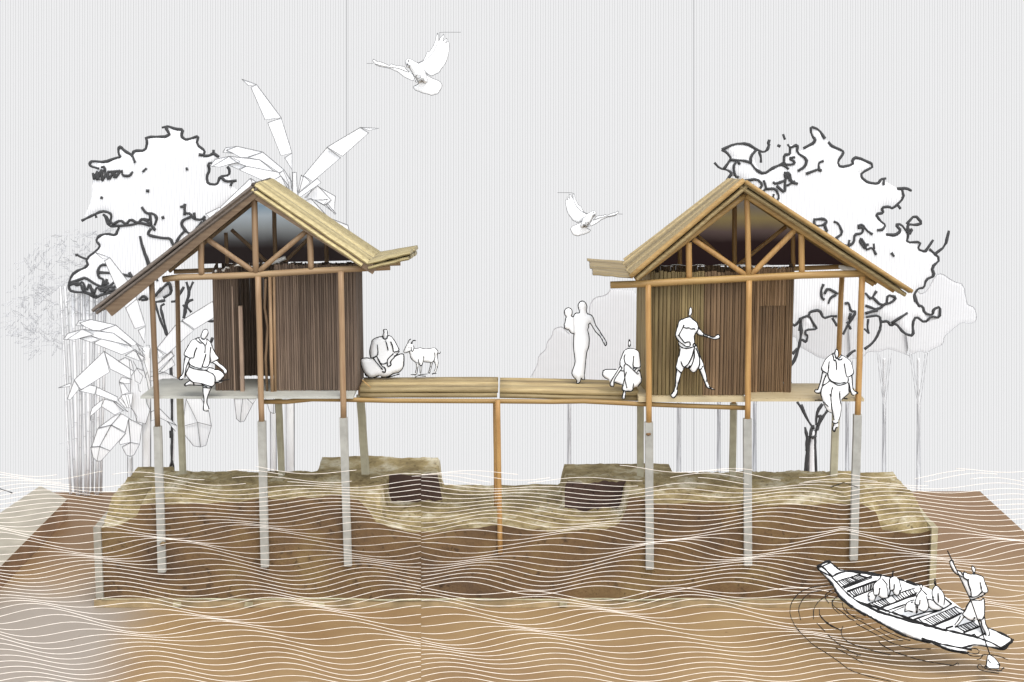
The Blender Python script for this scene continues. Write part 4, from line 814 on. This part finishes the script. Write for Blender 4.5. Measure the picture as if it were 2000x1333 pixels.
leaf_plant('broad white folded leaf banana plant in front of the bamboo left of the left house', 6.1, LB, [T('O 917,0 995,0 995,1480 917,1480'), T('O 765,1085 810,1085 815,1480 765,1480')],
           TT('O 1350,510 1465,745 1340,780; 1465,745 1605,780; 1465,745 1495,993; 775,705 795,945; 795,945 790,1088; 485,988 460,1135; 600,770 485,985; 820,130 880,240 920,280; 860,60 905,150 940,260; 920,100 960,230 1000,380; 780,120 800,300; 830,240 840,330 890,360 920,280; 700,480 760,600; 740,460 780,600; 770,470 795,590; 690,500 740,560; 800,600 800,700; 830,640 860,690 850,740; 870,360 880,430 900,440; 940,300 960,240; N 1120,1180 1165,1180 1165,1333; 1000,1160 1110,1310; 1020,1160 1060,1290; 1010,1160 1090,1200; 1030,1170 1110,1260; 970,1240 1110,1330'), 1.25, None, 285, 5)

# --- sketched trees
def tree(label, crown, trunk_polys, branches, ink, Y, w_, thick, rad, mat, inkmat, bw=5, group=None, smooth=True, bmat=None, base=None, name='tree', vary=.3):
    o = empty(name, at(*(base or (trunk_polys[0][0][0], 966)), Y)); tag(o, label, 'tree', group)
    rels = []
    mb = MB()
    for i, c in enumerate(crown):
        cx_ = np.array(c).mean(0)
        r_ = Relief(c, Y, thick * .5, rad, .008, None, smooth); r_.mesh(mb, off=.004 * i); rels.append(r_)
    cr = mb.build('crown', M[mat], o)
    if ink:
        q = MB(); strokes(q, rels, ink, w_, True, vary=vary, n=6); q.build('ink_outline', M[inkmat], cr)
    for P in trunk_polys:
        r_ = Relief(P, Y + .05, 0.10, 6, .015, 4, True); m_ = MB(); r_.mesh(m_); m_.build('trunk', M[mat], o); rels.append(r_)
    if branches:
        for b in branches:
            q = MB(); strokes(q, rels, [b[1]], bw, True, vary=vary, n=6, lift=.01); q.build('branch', M[inkmat], o)
    adopt(o)
crL = T('P 335,470 470,485 600,435 645,430 620,390 620,330 640,315 690,365 770,410 785,360 910,360 935,260 905,210 1190,205 1130,110 1150,90 1240,125 1320,130 1300,200 1340,240 1400,230 1490,195 1465,290 1560,360 1540,410 1620,400 1700,430 1620,490 1600,560 1570,640 1590,720 1690,730 1720,640 1820,625 1850,690 1900,690 1840,740 1960,820 Q 1650,60 1500,400 1400,700 1250,900 1000,960 900,960 650,860 480,890 400,930 310,880 120,850 85,800 100,700 150,620 320,545 290,460 430,350 460,300 410,250 440,190 540,160 640,180 680,90 P 540,1170 560,1100 470,1010 230,1110 330,900 335,700 400,540 305,495')
inL = TT('''P 410,555 315,530 305,495 335,470 470,485 600,435 645,430 620,390 620,330 640,315 690,365 770,410 800,490; 770,410 785,360 910,360 935,260 905,210 1190,205 1130,110 1150,90 1240,125 1320,130 1300,200 1340,240 1400,230 1490,195 1465,290 1560,360 1540,410 1490,400; 1540,415 1600,415 1650,385 1710,430; 1650,350 1650,390; 1090,110 1150,95; 1630,490 1590,500 1610,570 1575,640 1590,720 1690,730 1720,640 1820,625 1825,570 1800,530; 1730,640 1780,695 1900,685; 1860,690 1835,740;
340,600 360,690 350,620; 380,600 410,700 390,610; 350,610 355,680 400,560 380,710 450,530 430,715 500,580 510,690 580,560 570,670 660,560 660,630 740,635 775,585; 430,540 470,530 480,650; 500,590 640,580; 880,590 925,550; 920,795 955,796; 1352,560 1372,552; 425,865 450,875; 1090,1090 1115,1078;
220,1120 340,1060 440,1015 520,1030 545,1060 530,1130 560,1160 640,1110 700,1160 750,1100 830,1150 880,1090 960,1150 1000,1200 1020,1220; 470,1060 510,1180 640,1175 760,1165 850,1140 960,1170; 870,970 920,1040 1000,1040 1040,1090 1010,1170; 960,1050 975,1160; 450,1050 500,1090 520,1160; 900,1100 950,1110; 370,1060 380,1090; 1290,970 1330,960 1345,1040 1400,1040 1430,1100 1520,1110 1560,1070; 1340,935 1335,1060; 1400,1080 1320,1110 1300,1160 1350,1230 1390,1260; 1500,1170 1420,1250; 1540,1080 1560,1120 1490,1180 1530,1130; 1440,1030 1450,1100;
Q 1070,90 1110,125; 1060,100 1020,160 1050,185 1200,215 1290,215 1330,310; 1460,130 1400,190 1345,290; 680,90 640,185 540,160 440,190 410,250 460,300 430,350 290,460 320,545 150,620 100,700 85,800 120,850 310,860 400,930 480,880 650,850; 180,400 185,430; 180,410 230,440 290,460; 110,740 230,700 280,680 400,760 480,790 560,740; 120,740 200,780 250,720 300,850 330,740 380,900 420,780 480,860 520,780 600,800 650,780; 100,770 160,740 230,760 260,840 350,880 420,900; 440,820 500,800 560,840 640,820; 560,530 470,530 430,590 440,680 500,700 490,770; 450,620 560,625 700,640 830,670; 800,620 840,680; 540,700 510,770; 930,190 960,320 1030,540; 630,730 500,850; 340,800 400,860''')
brL = [(0, l) for l in TT('''N 1080,0 1160,220 1260,420; 1260,560 1350,470 1400,430; 1330,620 1430,560 1400,440; 1350,650 1230,670; 1570,490 1530,560 1480,660 1420,665; 1600,430 1640,560 1590,700 1570,860; 1680,430 1640,520 1620,600; 1680,640 1620,660 1600,720 1660,790; 1230,660 1240,720 1290,880 1370,1060; 1340,690 1290,720 1330,880 1380,1060; 1370,1060 1400,1200; 1040,640 1090,590 1150,640 1070,650; 1560,880 1530,960 1450,1100; 1850,890 1920,895; 1570,860 1600,760 1560,700; 1230,600 1300,500; 1910,1090 1890,1150;
p 331,680 335,740 336,790 336,838 335,900; O 1210,810 1210,1130 1190,1200 1180,1420; 1210,1130 1228,1200 1230,1420; 1195,830 1195,900''')]
tree('bushy sketched tree with thick dark grey outline behind the left house', [crL], [T('p 331,640 338,640 340,900 345,990 330,990 333,900')], brL, inL, 8.0, 5.6, 0.10, 14, 'crown', 'dark', 5.4, 'sketched trees with bold outline', name='leafy_tree')
crR = T('R 165,350 300,280 440,275 540,340 500,420 560,560 620,615 720,540 830,490 830,390 900,380 890,300 990,290 1000,380 1060,330 1190,260 1130,95 1220,130 1290,230 1350,300 1480,360 1420,480 1450,540 1590,510 1580,460 1630,425 1835,520 1680,600 1680,650 1750,705 1860,720 1920,680 S 1070,105 1135,130 1145,200 1020,325 900,310 920,370 835,380 880,450 945,500 950,600 1060,600 1110,560 1180,590 1170,690 1330,690 1290,760 1380,790 1420,760 1540,870 1440,960 1480,1050 1380,1090 1360,1180 1290,1190 1250,1260 T 1290,200 1330,300 1390,370 1480,400 1560,320 1560,430 1400,480 1310,410 1270,480 1285,615 1190,590 1100,480 960,470 930,400 800,430 600,480 500,440 430,410 370,440 320,345 210,385 250,460 300,545 180,560 200,600 175,680 130,650 150,450 60,500 30,480 p 1545,560 1480,380 1440,345 1420,345 R 215,680 275,600 190,560 270,460 265,400')
inR = TT('''R 165,350 300,285 440,280 540,345 620,380 670,340 680,240; 165,350 220,380 265,440 250,470 190,555; 85,490 140,550 230,570 275,605 220,685; 270,460 400,465 480,490 530,560 620,615 720,545 830,500; 540,350 480,420 480,490; 570,370 590,430 590,490; 320,480 290,530 310,640 350,650; 340,470 360,510; 830,180 850,240; 770,300 800,315; 680,240 665,290 690,300; 880,290 905,330 990,290 980,380 1090,450 1070,530 990,580; 905,330 905,400 840,400 840,510 940,510 960,480 890,440 960,430; 800,510 860,530 890,560;
1050,335 1190,260 1135,180 1130,95 1220,130 1285,230; 1320,265 1360,310 1480,360 1485,390 1420,480 1450,540 1590,510 1580,460 1630,425 1835,520 1680,600 1680,650 1750,705 1860,720 1890,670 1950,660; 1925,680 1920,730; 1270,470 1215,490 1220,570 1250,575; 1215,560 1080,610; 840,600 900,600 920,700 990,720; 850,610 860,680 750,720 720,700; 880,590 850,700 850,820 760,740; 870,590 905,690; 960,690 870,740; 410,685 550,665 610,730 560,790; 620,680 650,770 600,810; 650,775 750,770 790,860 760,910 720,870 730,830; 760,910 810,960; 500,720 485,750;
S 160,440 270,430 310,460 270,500 180,510 165,450; 280,500 310,575 250,580; 165,460 175,530; 380,460 430,480 480,590 390,650 520,740 600,690 605,600 690,590 700,520 640,530; 640,510 690,490 740,560 800,600; 550,660 540,720; 680,640 660,680 730,770 720,710 680,650; 730,770 800,740 840,820; 815,700 820,760; 720,715 760,710; 1005,800 1035,840; 1070,105 1170,100 1225,130; 1120,110 1145,200 1020,325 980,300 900,310 920,370 835,380 880,450 945,500 910,550 850,555; 1080,290 1105,325;
950,600 1050,610 1110,560 1050,495 1110,490 1180,580; 1170,490 1260,390 1340,480 1270,500 1180,490 1190,600 1170,690 1330,680 1290,760 1370,790 1400,750 1460,660; 1180,560 1240,540 1200,600; 1420,760 1540,870 1440,960 1475,1050 1380,1090 1360,1180 1290,1190 1250,1260 1265,1333; 1470,820 1590,730 1630,560;
T 1295,180 1330,300 1380,310 1400,380 1480,400 1490,340 1560,310 1555,430 1470,410 1400,480 1310,410 1275,480 1285,615 1190,590 1100,480 1050,510 1020,460 950,470 930,400 800,420; 1060,480 1140,430 1225,375; 360,80 335,140 340,220 370,240; 370,180 400,120 510,180; 490,190 430,220 410,280; 790,170 850,240 905,150; 870,220 950,300 1060,270 1110,215 1020,190 1010,270; 1010,270 920,345 790,300; 790,380 920,345; 580,280 620,270 640,360 700,360 620,480 560,600; 600,470 640,545; 640,380 620,440; 820,440 810,520 825,590; 780,540 820,580; 940,420 950,500 940,540;
35,490 70,510 130,430 210,400 260,490 300,545 180,550 170,590 200,610 180,680 140,650; 210,400 220,365 320,345 360,435 430,410 500,410; 450,430 500,510''')
brR = [(0, l) for l in TT('''T 945,540 900,640 850,700 780,750; 690,760 650,780 600,830; 120,430 135,520 120,680 70,850 15,930; 130,430 110,560; 15,930 5,1050 25,1100; 40,800 90,740; U 90,450 150,540 200,640 240,700 260,720; 130,480 170,580; 350,470 300,540 285,620 285,690; 400,540 340,620 290,740; 300,600 340,590; 330,600 300,700; 240,700 215,850 190,1000 160,1230; 205,800 190,900 195,1100 190,1400; 170,710 190,800 185,950; 290,700 270,850 280,1050 290,1230 292,1400; 240,820 280,800; 160,1230 150,1400; 250,690 255,730''')]
tree('wide sketched tree with thick dark grey outline and forked trunk behind the right house', [crR], [T('U 220,740 285,730 275,900 285,1230 290,1400 185,1400 195,1230 210,900')], brR, inR, 8.0, 5.6, 0.10, 14, 'crown', 'dark', 6.0, 'sketched trees with bold outline', name='leafy_tree')

def faint_tree(label, crown, ink, trunks, Y):
    base = trunks
    o = empty('background_tree', at(base[0], 966, Y)); tag(o, label, 'tree', 'pale trees in the distance')
    mb = MB(); r_ = Relief(crown, Y, .01, 6, .006, None, True); r_.mesh(mb); cr = mb.build('crown', M['faint'], o)
    q = MB(); strokes(q, r_, ink, 1.5, True, vary=.1, n=4); q.build('outline', M['pale'], cr)
    rnd = random.Random(base[0])
    for x, y0, spread in ((base[0], base[1], base[2]),):
        poly = [(x - 3, 700), (x + 3, 700), (x + 4, 968), (x + 10, 1440), (x - 11, 1440), (x - 5, 968)]
        t = Relief(poly, Y + .04, .05, 4, .01, 3, False); m_ = MB(); t.mesh(m_); tr = m_.build('trunk', M['faint'], o)
        ls = [[(x - 5, 968), (x - 3, 900), (x - 3, 860), (x - 2, 790)], [(x + 4, 968), (x + 3, 880), (x + 3, 800), (x + 4, 780)], [(x - 3, 900), (x + 1, 850), (x - 1, 790)],
              [(x - 2, 790), (x - spread, y0)], [(x - 1, 770), (x - spread + 5, y0 + 3)], [(x + 3, 790), (x + spread, y0)], [(x + 1, 775), (x + spread - 5, y0 + 3)]]
        q = MB(); strokes(q, t, ls, 1.3, True, vary=.2, n=4); q.build('bark_line', M['pale'], tr)
    adopt(o)
c1 = 'W 100,1070 180,930 190,820 285,740 290,660 350,590 370,500 460,470 495,495 560,560'
faint_tree('pale pinstriped tree behind the skirted figure left of the right house', T(c1 + ' 640,500 795,310 800,220 850,130 1000,100 1045,30 1400,60 1500,900 1400,1262 600,1262 150,1200'), TT(c1 + '; 760,340 795,310 800,220 850,130 1000,100 1045,30'), (1112, 740, 14), 11.0)
c2 = 'S 1290,1210 1320,1250 1390,1220 1490,1040 1550,1020 1680,1110 1790,1140 1825,1333 T 1840,290 1920,320 1940,460 1860,490 1780,470 1690,545 1600,620 1590,700 1500,740 1410,790 1350,765 1240,815'
faint_tree('pale pinstriped tree farthest right with a lobed crown edge', T(c2 + ' 1200,500 1240,200'), TT(c2), (1794, 690, 18), 11.1)
c3 = 'T 1240,815 1130,775 1020,740 930,780 820,770 770,830 640,850'
faint_tree('pale pinstriped tree between the right house post and the farthest right tree', T(c3 + ' 620,500 700,300 1240,330'), TT(c3), (1727, 690, 14), 11.2)
c4 = 'T 500,850 370,850 300,830 220,780 110,720 90,660 75,625 20,620'
faint_tree('pale pinstriped tree behind the seated figure on the right platform', T('T 640,850 ' + c4[2:] + ' 0,300 640,300'), TT(c4), (1655, 705, 10), 11.3)
for x, yy, lb in ((1326, 11.4, 'left of three under the right house'), (1404, 11.5, 'middle of three under the right house'), (1474, 11.6, 'right of three under the right house')):
    faint_tree('pale tree whose trunk is the ' + lb, [(x - 45, 740), (x - 30, 560), (x + 30, 540), (x + 48, 740), (x, 765)], [[(x - 45, 740), (x - 30, 560), (x + 30, 540), (x + 48, 740), (x, 765), (x - 45, 740)]], (x, 765, 10), yy)

# --- bamboo clump at the far left
def bamboo():
    Y = 8.45; o = empty('bamboo_clump', at(165, 966, Y)); tag(o, 'dense pale grey bamboo clump with thin leaves at the far left edge', 'bamboo')
    rnd = random.Random(11)
    for x0, x1 in ((118, 138), (128, 148), (142, 152), (155, 158), (163, 166), (172, 172), (184, 180), (196, 188), (207, 196)):
        P = [(x0 + (x1 - x0) * t + rnd.uniform(-1, 1), 560 + 408 * t) for t in (0, .2, .4, .6, .8, 1)]
        m_ = MB(); wd = rnd.uniform(2.2, 4.2); mp = (Y - CY) / FPX
        yy = Y + rnd.uniform(-.3, .3)
        m_.tube([at(u, v, yy) for u, v in P], wd * mp * .8, 8); st = m_.build('culm', M['culm'], o)
        q = MB()
        for sg in (-1, 1): q.tube([at(u + sg * wd * .8, v, yy - .01) for u, v in P], .8 * mp, 4, rs=[.8 + rnd.random() * .5 for _ in P])
        for _ in range(6):
            v = rnd.uniform(600, 950); u = x0 + (x1 - x0) * (v - 560) / 408; q.tube([at(u - wd, v, yy - .06), at(u, v + 1, yy - .07), at(u + wd, v, yy - .06)], .6 * mp, 4)
        q.build('node_line', M['pale'], st)
    lf = MB(); reg = T('V 60,740 160,600 200,400 330,270 480,190 600,150 900,110 1150,110 1150,700 850,950 700,1000 560,1240 250,1330 100,1180')
    RR_ = Relief(reg, Y, 0, 5, .01); n = 0
    while n < 480:
        u, v = rnd.uniform(8, 245), rnd.uniform(438, 720)
        if RR_.dist(np.array([[u, v]]))[0] <= 0: continue
        n += 1; an = rnd.uniform(1.7, 3.4) if rnd.random() < .75 else rnd.uniform(-.6, 1.3); l = rnd.uniform(8, 26); yy = Y + rnd.uniform(-.5, .6); mp = (yy - CY) / FPX
        du, dv_ = math.cos(an) * l, abs(math.sin(an)) * l; pu, pv = -dv_ / l * 2.0, du / l * 2.0
        k = .45 * mp
        a, b, c, d = at(u, v, yy), at(u + du * .45 + pu, v + dv_ * .45 + pv, yy - .03), at(u + du, v + dv_, yy), at(u + du * .45 - pu, v + dv_ * .45 - pv, yy + .03)
        lf.tube([a, b, c], k, 3); 
        if rnd.random() < .6: lf.tube([a, d, c], k, 3)
    for _ in range(26):
        v = rnd.uniform(700, 940); u = rnd.uniform(130, 200); yy = Y - .1
        lf.tube([at(u, v, yy), at(u - rnd.uniform(6, 20), v + rnd.uniform(-2, 14), yy)], .55 * (yy - CY) / FPX, 3)
    f = lf.build('foliage', M['pale'], o); f['kind'] = 'stuff'
    adopt(o)
bamboo()

# --- the water: strings of cream thread lying on one sloping sheet in front of the block
def water():
    q = MB(); rnd = random.Random(5)
    def s_of(x):
        if x < 823: return x
        if v0 > 1150: return x - 30
        if x < 1647: return 1646 - x
        return x - 1648
    v0 = 919.0; i = 0
    while v0 < 1345:
        t = (v0 - 919) / 426; sp = 7.7 + 3.0 * t; ph = i * .5 + .8 * math.sin(i * .37); runs = [(-60, 823), (823, 2060)]
        amp = 9.0 + 3.5 * t
        for (x0, x1) in runs:
            pts = []; x = x0
            while x <= x1:
                s_ = s_of(min(x, x1 - .01)) 
                y = v0 + amp * math.sin(s_ * 2 * math.pi / 262 - ph) * (0.7 + .5 * vn(i * .21, s_ / 300)) + 6.0 * math.sin(s_ * 2 * math.pi / 610 + ph * .6 + .8) + 9 * vn(s_ / 170 + 30, i * .16) + (2.2 if x0 > 0 else 0)
                if 1590 < x < 1900 and y > 1180: y += 14 * math.sin((x - 1590) / 310 * math.pi) * math.exp(-((y - 1225) / 55) ** 2)
                pts.append((x, y)); x += 9
            if i < 4:      # the highest ripples only show as short crests
                segs = []; j = 0
                while j < len(pts):
                    k = j + rnd.randint(12, 30); segs.append(pts[j:k]); j = k + rnd.randint(3, 16) * (3 - i if i < 3 else 1)
            else: segs = [pts]
            for sg in segs:
                if len(sg) > 2: q.tube([at(u, v, rampY(u, v)) for u, v in sg], 0.0050 if i > 4 else .0045, 5, rs=[(.85 + .3 * rnd.random()) * (1 - .38 * math.exp(-((u - 640) / 430) ** 2 - ((v - 1060) / 75) ** 2)) for u, v in sg])
        v0 += sp; i += 1
    o = q.build('water', M['thread']); tag(o, kind='structure')
    r = MB(); R_ = Relief([(0, 0), (1, 0), (0, 1)], lambda u, v: rampY(u, v) - .02, 0, 5, .004)
    ls = TT('''b 0,310 120,440 320,550; 0,480 90,570; 125,610 290,760 430,850 590,920 560,945; 590,920 630,920; 245,810 540,975 660,1050; 355,490 325,570 350,660 450,740 650,810 860,870 1075,920; 345,130 360,220 440,310 670,390; 200,90 190,150 230,200 380,300 450,370 540,410; 400,210 430,290 560,380 760,490 1000,630 1100,680 1260,710; 555,450 900,640 1080,740 1350,825 1680,830; 920,490 930,530 1100,610 1240,670 1370,705; 895,705 920,760 1100,860 1290,930 1560,1010 2000,1075;
c 490,412 350,425 240,470 175,560 170,650 220,750 350,880 420,920 540,1000 640,1080 800,1130 960,1165; 420,455 330,470 270,520 235,600 255,685; 520,465 400,530 355,600 355,680; 545,495 500,540 505,590 560,640; 450,520 445,490 490,455; 450,520 475,555; 380,710 445,775; 400,600 405,660 480,730 570,765; a 810,890 900,940 1050,940 1110,910 1250,910 1410,940 1550,1005; 990,1005 1050,990 1110,910; 1050,1080 1000,1110 1000,1150 1080,1200 1390,1250; 1050,1080 1110,1150; 500,1110 590,1100 650,1050 670,1090; 850,880 1010,900 1040,850 990,800 900,800;
p 1622,952 1648,943 1648,943 1675,952; -30,945 0,955 24,963''')
    strokes(r, R_, ls, 1.9, True, vary=.4, n=4); tag(r.build('water_ripples', M['ink']), kind='structure')
water()

# --- the boat and its people, resting on the sloping water sheet
def hull():
    outer = T('p 1618,1095 1596.6,1106.5 1598,1113 1624.6,1139.5 1636,1161 1647.8,1172.5 1672.8,1192.5 1710.5,1212 1740.4,1229 1795,1251 1838,1264.8 1860,1273 1884.8,1276 1895,1268 1902.2,1261 1955.5,1268.6 1964.2,1266.5 1979.4,1249.6 1939,1230 1928,1225.7 1882.6,1192 1844.7,1164 1801.5,1144 1770,1134 1738.5,1127 1683.6,1117 1649.4,1114 1639.5,1112')
    o = empty('rowing_boat', at(1790, 1200, rampY(1790, 1200))); tag(o, 'long white wooden boat with crosswise benches drawn in black ink at the lower right', 'boat')
    mb = MB(); r0 = Relief(outer, lambda u, v: rampY(u, v) - .06, .10, 5, .03, 4.5); r0.mesh(mb, back=.6); h = mb.build('hull', M['white'], o)
    rels = [r0]
    for P in TT('X 700,720 1380,470 1580,490 780,790; X 1540,1220 Y 1200,595 1180,690 970,785 540,935; Y 1130,1130 1850,860 1990,780 2000,830 1270,1150; a 250,400 700,220 690,250 600,400 400,440; X 210,200 370,130 620,330 450,450; a 1150,520 1210,470 1600,630 1460,760'):
        r_ = Relief(P, lambda u, v: rampY(u, v) - .10, .03, 3, .03, 5, False); m_ = MB(); r_.mesh(m_, back=.2); m_.build('bench', M['white'], o); rels.append(r_)
    th = TT('''X 430,470 560,600 680,740 790,850 900,940 1060,1050 1240,1140 b 750,210 870,270 1000,310 1300,400 1500,450 1700,500 a 0,370 200,420 400,460 740,540 1000,600 1130,650 1250,690 1430,790; 450,490 Y 0,730 130,810 310,890 500,980 700,1030 1000,1120 1300,1190 1560,1240 a 190,410; X 430,450 560,370 700,330 840,330 1100,350 1540,430; Y 460,160 650,190 800,220 1000,300 1250,390; 1000,270 1320,380; 1820,640 1990,780; a 600,40 680,80 760,120; a 1180,425 1280,460 1500,560 1650,645 1510,795 1430,815; 1650,640 1480,760 1430,790;
X 80,200 340,60 440,150 600,290 720,300 1000,310 1300,350 1600,420; 200,200 370,120; 80,200 210,210 430,450; 100,280 380,430; 80,200 100,280 420,600 560,860 700,1000 b 560,250 700,310 850,400; 560,240 700,330; 850,400 1080,530 1300,640 1500,700 1660,740 a 170,680 350,780 480,830 780,890 850,870; 0,610 200,680 350,720 650,780 900,820; 0,640 170,680 450,810 800,870; 700,790 850,760 940,730 1100,750 1430,815; X 560,890 700,1020 900,1190''')
    ban = []
    def band(a0, a1, b0, b1, n, fr):
        A0, A1, B0, B1 = [T(fr + ' ' + s)[0] for s in (a0, a1, b0, b1)]
        ban.append([A0, A1]); ban.append([B0, B1])
        for k in range(1, n):
            t = (k + random.uniform(-.2, .2)) / n; p = (A0[0] + (A1[0] - A0[0]) * t, A0[1] + (A1[1] - A0[1]) * t); q_ = (B0[0] + (B1[0] - B0[0]) * t, B0[1] + (B1[1] - B0[1]) * t)
            ban.append([p, ((p[0] * .5 + q_[0] * .5) - .8, (p[1] + q_[1]) / 2), q_])
    band('540,555', '1100,380', '690,690', '1340,450', 13, 'X'); band('790,810', '1490,550', '930,920', '1420,740', 14, 'X')
    band('130,790', '600,640', '370,880', '700,760', 8, 'Y'); band('640,610', '1190,430', '760,740', '1250,520', 10, 'Y')
    band('1240,1070', '1330,1150', '1300,1130', '1380,1190', 3, 'Y'); band('30,290', '610,50', '190,390', '720,160', 15, 'a'); band('600,420', '960,300', '750,510', '1060,390', 8, 'a')
    extra = TT('X 660,690 1000,560 1360,440; 700,720 1100,570 1380,470; X 780,790 1400,560 1480,540; 930,930 1200,820 1420,740; Y 540,940 970,790; 620,980 950,840; Y 400,880 800,730 1220,550; 380,910 820,720 1210,590; Y 1000,1090 1400,960 1760,910; 1130,1130 1500,1000 1850,860 1990,770; a 200,400 500,280 720,170; 440,440 560,400; 760,520 900,470 1070,400; a 900,570 950,545 980,580; 1000,600 1160,520; 1200,530 1210,580')
    q = MB(); strokes(q, rels, th, 4.0, True, vary=.6, n=5, lift=.004); strokes(q, rels, ban, 2.3, False, step=6, vary=.4, lift=.004); strokes(q, rels, extra, 3.2, False, step=8, vary=.7, lift=.004)
    q.build('ink_line', M['ink'], h)
    adopt(o); return rels
hull()
def aboard(label, polys, ink, foot, w_=2.1, thick=.07, group='people sitting in the boat', cloth=(), fw=.25, name='person'):
    Y = rampY(*foot) - fw
    return figure(name, label, 'person', polys, ink, Y, thick, 5, w_, group=group, cloth=cloth, grid=1.8)
P1 = 'Y 450,210 340,290 285,370 300,590 350,600 410,610 480,660 600,640 610,580 590,480 570,370 590,350 480,230'
aboard('boat passenger nearest the narrow upper left end, bent with one leg out', [T('Y 450,200 340,290 285,370 290,480 180,530 165,600 210,720 310,710 350,600 410,610 480,660 600,640 610,580 590,480 570,370 590,350 470,210')],
       TT(P1[:2] + '450,205 380,270 290,350 285,400 300,590 350,585 410,580 425,430; 410,610 480,660 600,640; 480,230 530,290 590,360 570,380 600,520 605,620; 290,490 180,540 165,600 200,720; 350,590 310,710; 180,610 210,615; 410,130 440,200 460,150; 450,140 450,200'), (1710, 1170))
aboard('boat passenger with pin like black head sitting beside the bent passenger', [T('Y 740,180 660,210 620,280 640,490 700,490 760,590 840,590 880,520 900,480 850,260 790,200')],
       TT('Y 705,70 720,95 700,120 705,180; 690,80 710,75; 720,185 660,200 630,270 640,490 700,485 740,460 740,350; 660,490 620,640; 700,490 760,590 840,590 870,490; 800,210 850,260 880,400 900,480 850,495'), (1752, 1163), 2.2)
aboard('boat passenger in the middle with a rounded lap and oval head', [T('Y 1330,470 1230,600 1180,780 1160,690 1040,720 980,780 975,920 1140,960 1220,985 1260,930 1330,940 1400,945 1470,900 1480,780 1440,590'), T('Y 1300,360 1350,360 1340,490 1300,470')],
       TT('Y 1300,360 1345,360 1345,420 1325,470 1300,430 1300,360; 1320,480 1230,600 1180,780 1240,800 1290,800 1300,690; 1210,810 1220,980; 1250,820 1240,970; 1280,890 1330,930 1400,945 1470,900 1480,780 1435,610; 1340,470 1450,580; 1180,690 1080,710 980,780 970,950; 970,950 1050,925 1140,950; 1100,745 1150,735'), (1795, 1200))
aboard('boat passenger farthest right among the seated ones with a beaded head and pointed shoulders', [T('Y 1640,370 1560,480 1560,640 1570,700 1460,690 1470,780 1490,840 1560,900 1730,915 1790,860 1820,800 1830,600 1780,500 1700,410')],
       TT('Y 1625,230 1650,260 1625,300 1650,330 1635,365 1605,330 1620,300 1600,260 1625,230; 1635,370 1560,480 1560,600 1590,700 1660,780 1790,860; 1640,370 1700,410 1780,500 1830,600 1835,700 1820,800; 1690,550 1700,730 1690,745; 1460,690 1510,670 1570,700; 1490,840 1560,900 1730,915 1800,870; 1570,630 1610,630; 1720,440 1740,460'), (1833, 1192))
th_ = T('Z 900,520 1000,570 1070,585 1120,575 1150,570 1340,630 1350,700 1450,950 1400,990 1380,1010 1130,1120 1180,1140 1290,1160 1350,1080 1365,1333 a 1135,0 1130,200 1140,330 1170,400 1215,500 1215,600 1160,605 1145,510 1080,400 1040,290 1000,290 850,290 760,240 690,330 600,420 590,380 660,300 700,220 730,170 800,60 Z 960,1333 1060,1150 1040,1050 810,610')
arm_ = T('Z 900,640 820,600 730,550 620,380 610,300 660,270 690,300 690,350 760,500 830,520 930,600')
bh_ = T('Z 1095,395 1155,440 1160,530 1150,590 1120,590 1090,470')
aboard('boatman standing at the right end of the boat with one arm raised on a pole', [th_, arm_, bh_],
       TT('''Z 1095,395 1155,440 1160,530 1130,550 1090,470 1095,395; 1000,570 1070,585 1120,570 1150,570 1340,630 1350,700 1400,830 1450,950 1380,990 1310,960 1270,750; 920,520 1000,570; 920,530 900,650 1010,715 1020,680; 1010,715 1020,800 1070,930 1080,1050; 1310,960 1210,1060 1080,1080 1040,1050; 1380,990 1340,1040 1130,1120 1060,1140; 610,300 660,270 690,300 690,350 760,500 830,520 910,590; 610,300 620,380 680,500 740,560 890,640; 1060,1150 1000,1230 960,1333; 1060,1130 1180,1140 1290,1160 1350,1080 1360,1160 1370,1333 a 1130,100 1130,200 1100,280 1020,290; 1350,1080 1390,1120;
a 830,0 780,120 730,180 760,220 850,290 920,300 960,240; 700,220 660,300 590,380; 760,240 690,330 600,420; 1130,230 1145,350 1170,400 1215,500 1215,600 1160,605 1150,520 1080,400 1065,290; 1020,290 1060,400 1110,560'''), (1932, 1246), 2.3, .08, group=None,
       cloth=(('shirt', T('Z 930,530 1000,577 1070,592 1120,580 1335,640 1345,700 1440,950 1380,980 1320,960 1270,1010 1210,1055 1080,1075 1070,930 1025,800 1015,715 905,640')),), fw=.12)
def pole():
    Yp = rampY(1932, 1246) - .26; o = empty('paddle', at(1935, 1300, rampY(1935, 1300) - .1)); tag(o, 'long thin pole ending in a white square blade held by the boatman', 'paddle')
    q = MB(); a = at(1850.5, 1076, Yp); b = at(1897, 1175, Yp); c = at(1933, 1278, rampY(1933, 1278) - .06); q.tube([a, a.lerp(b, .5), b, b.lerp(c, .5), c], .011, 6); q.build('shaft', M['ink'], o)
    P = T('a 1200,910 1175,960 1160,1150 1390,1175 1390,1110 1400,1100 1340,1000 1260,930'); r_ = Relief(P, lambda u, v: rampY(u, v) - .06, .03, 4, .02, 3, False)
    m_ = MB(); r_.mesh(m_); bl = m_.build('blade', M['white'], o); q = MB()
    strokes(q, r_, TT('a 1200,910 1175,960 1160,1150 1390,1170 1390,1110 1410,1100 1340,1000 1260,930 1200,910; 1195,1000 1240,1065; 1345,1075 1405,1100; 1130,1150 1250,1190 1430,1210 1450,1160 1485,1150; 1175,1150 1150,1100 1130,1150'), 2.4, True, vary=.4); q.build('ink_line', M['ink'], bl)
    adopt(o)
pole()
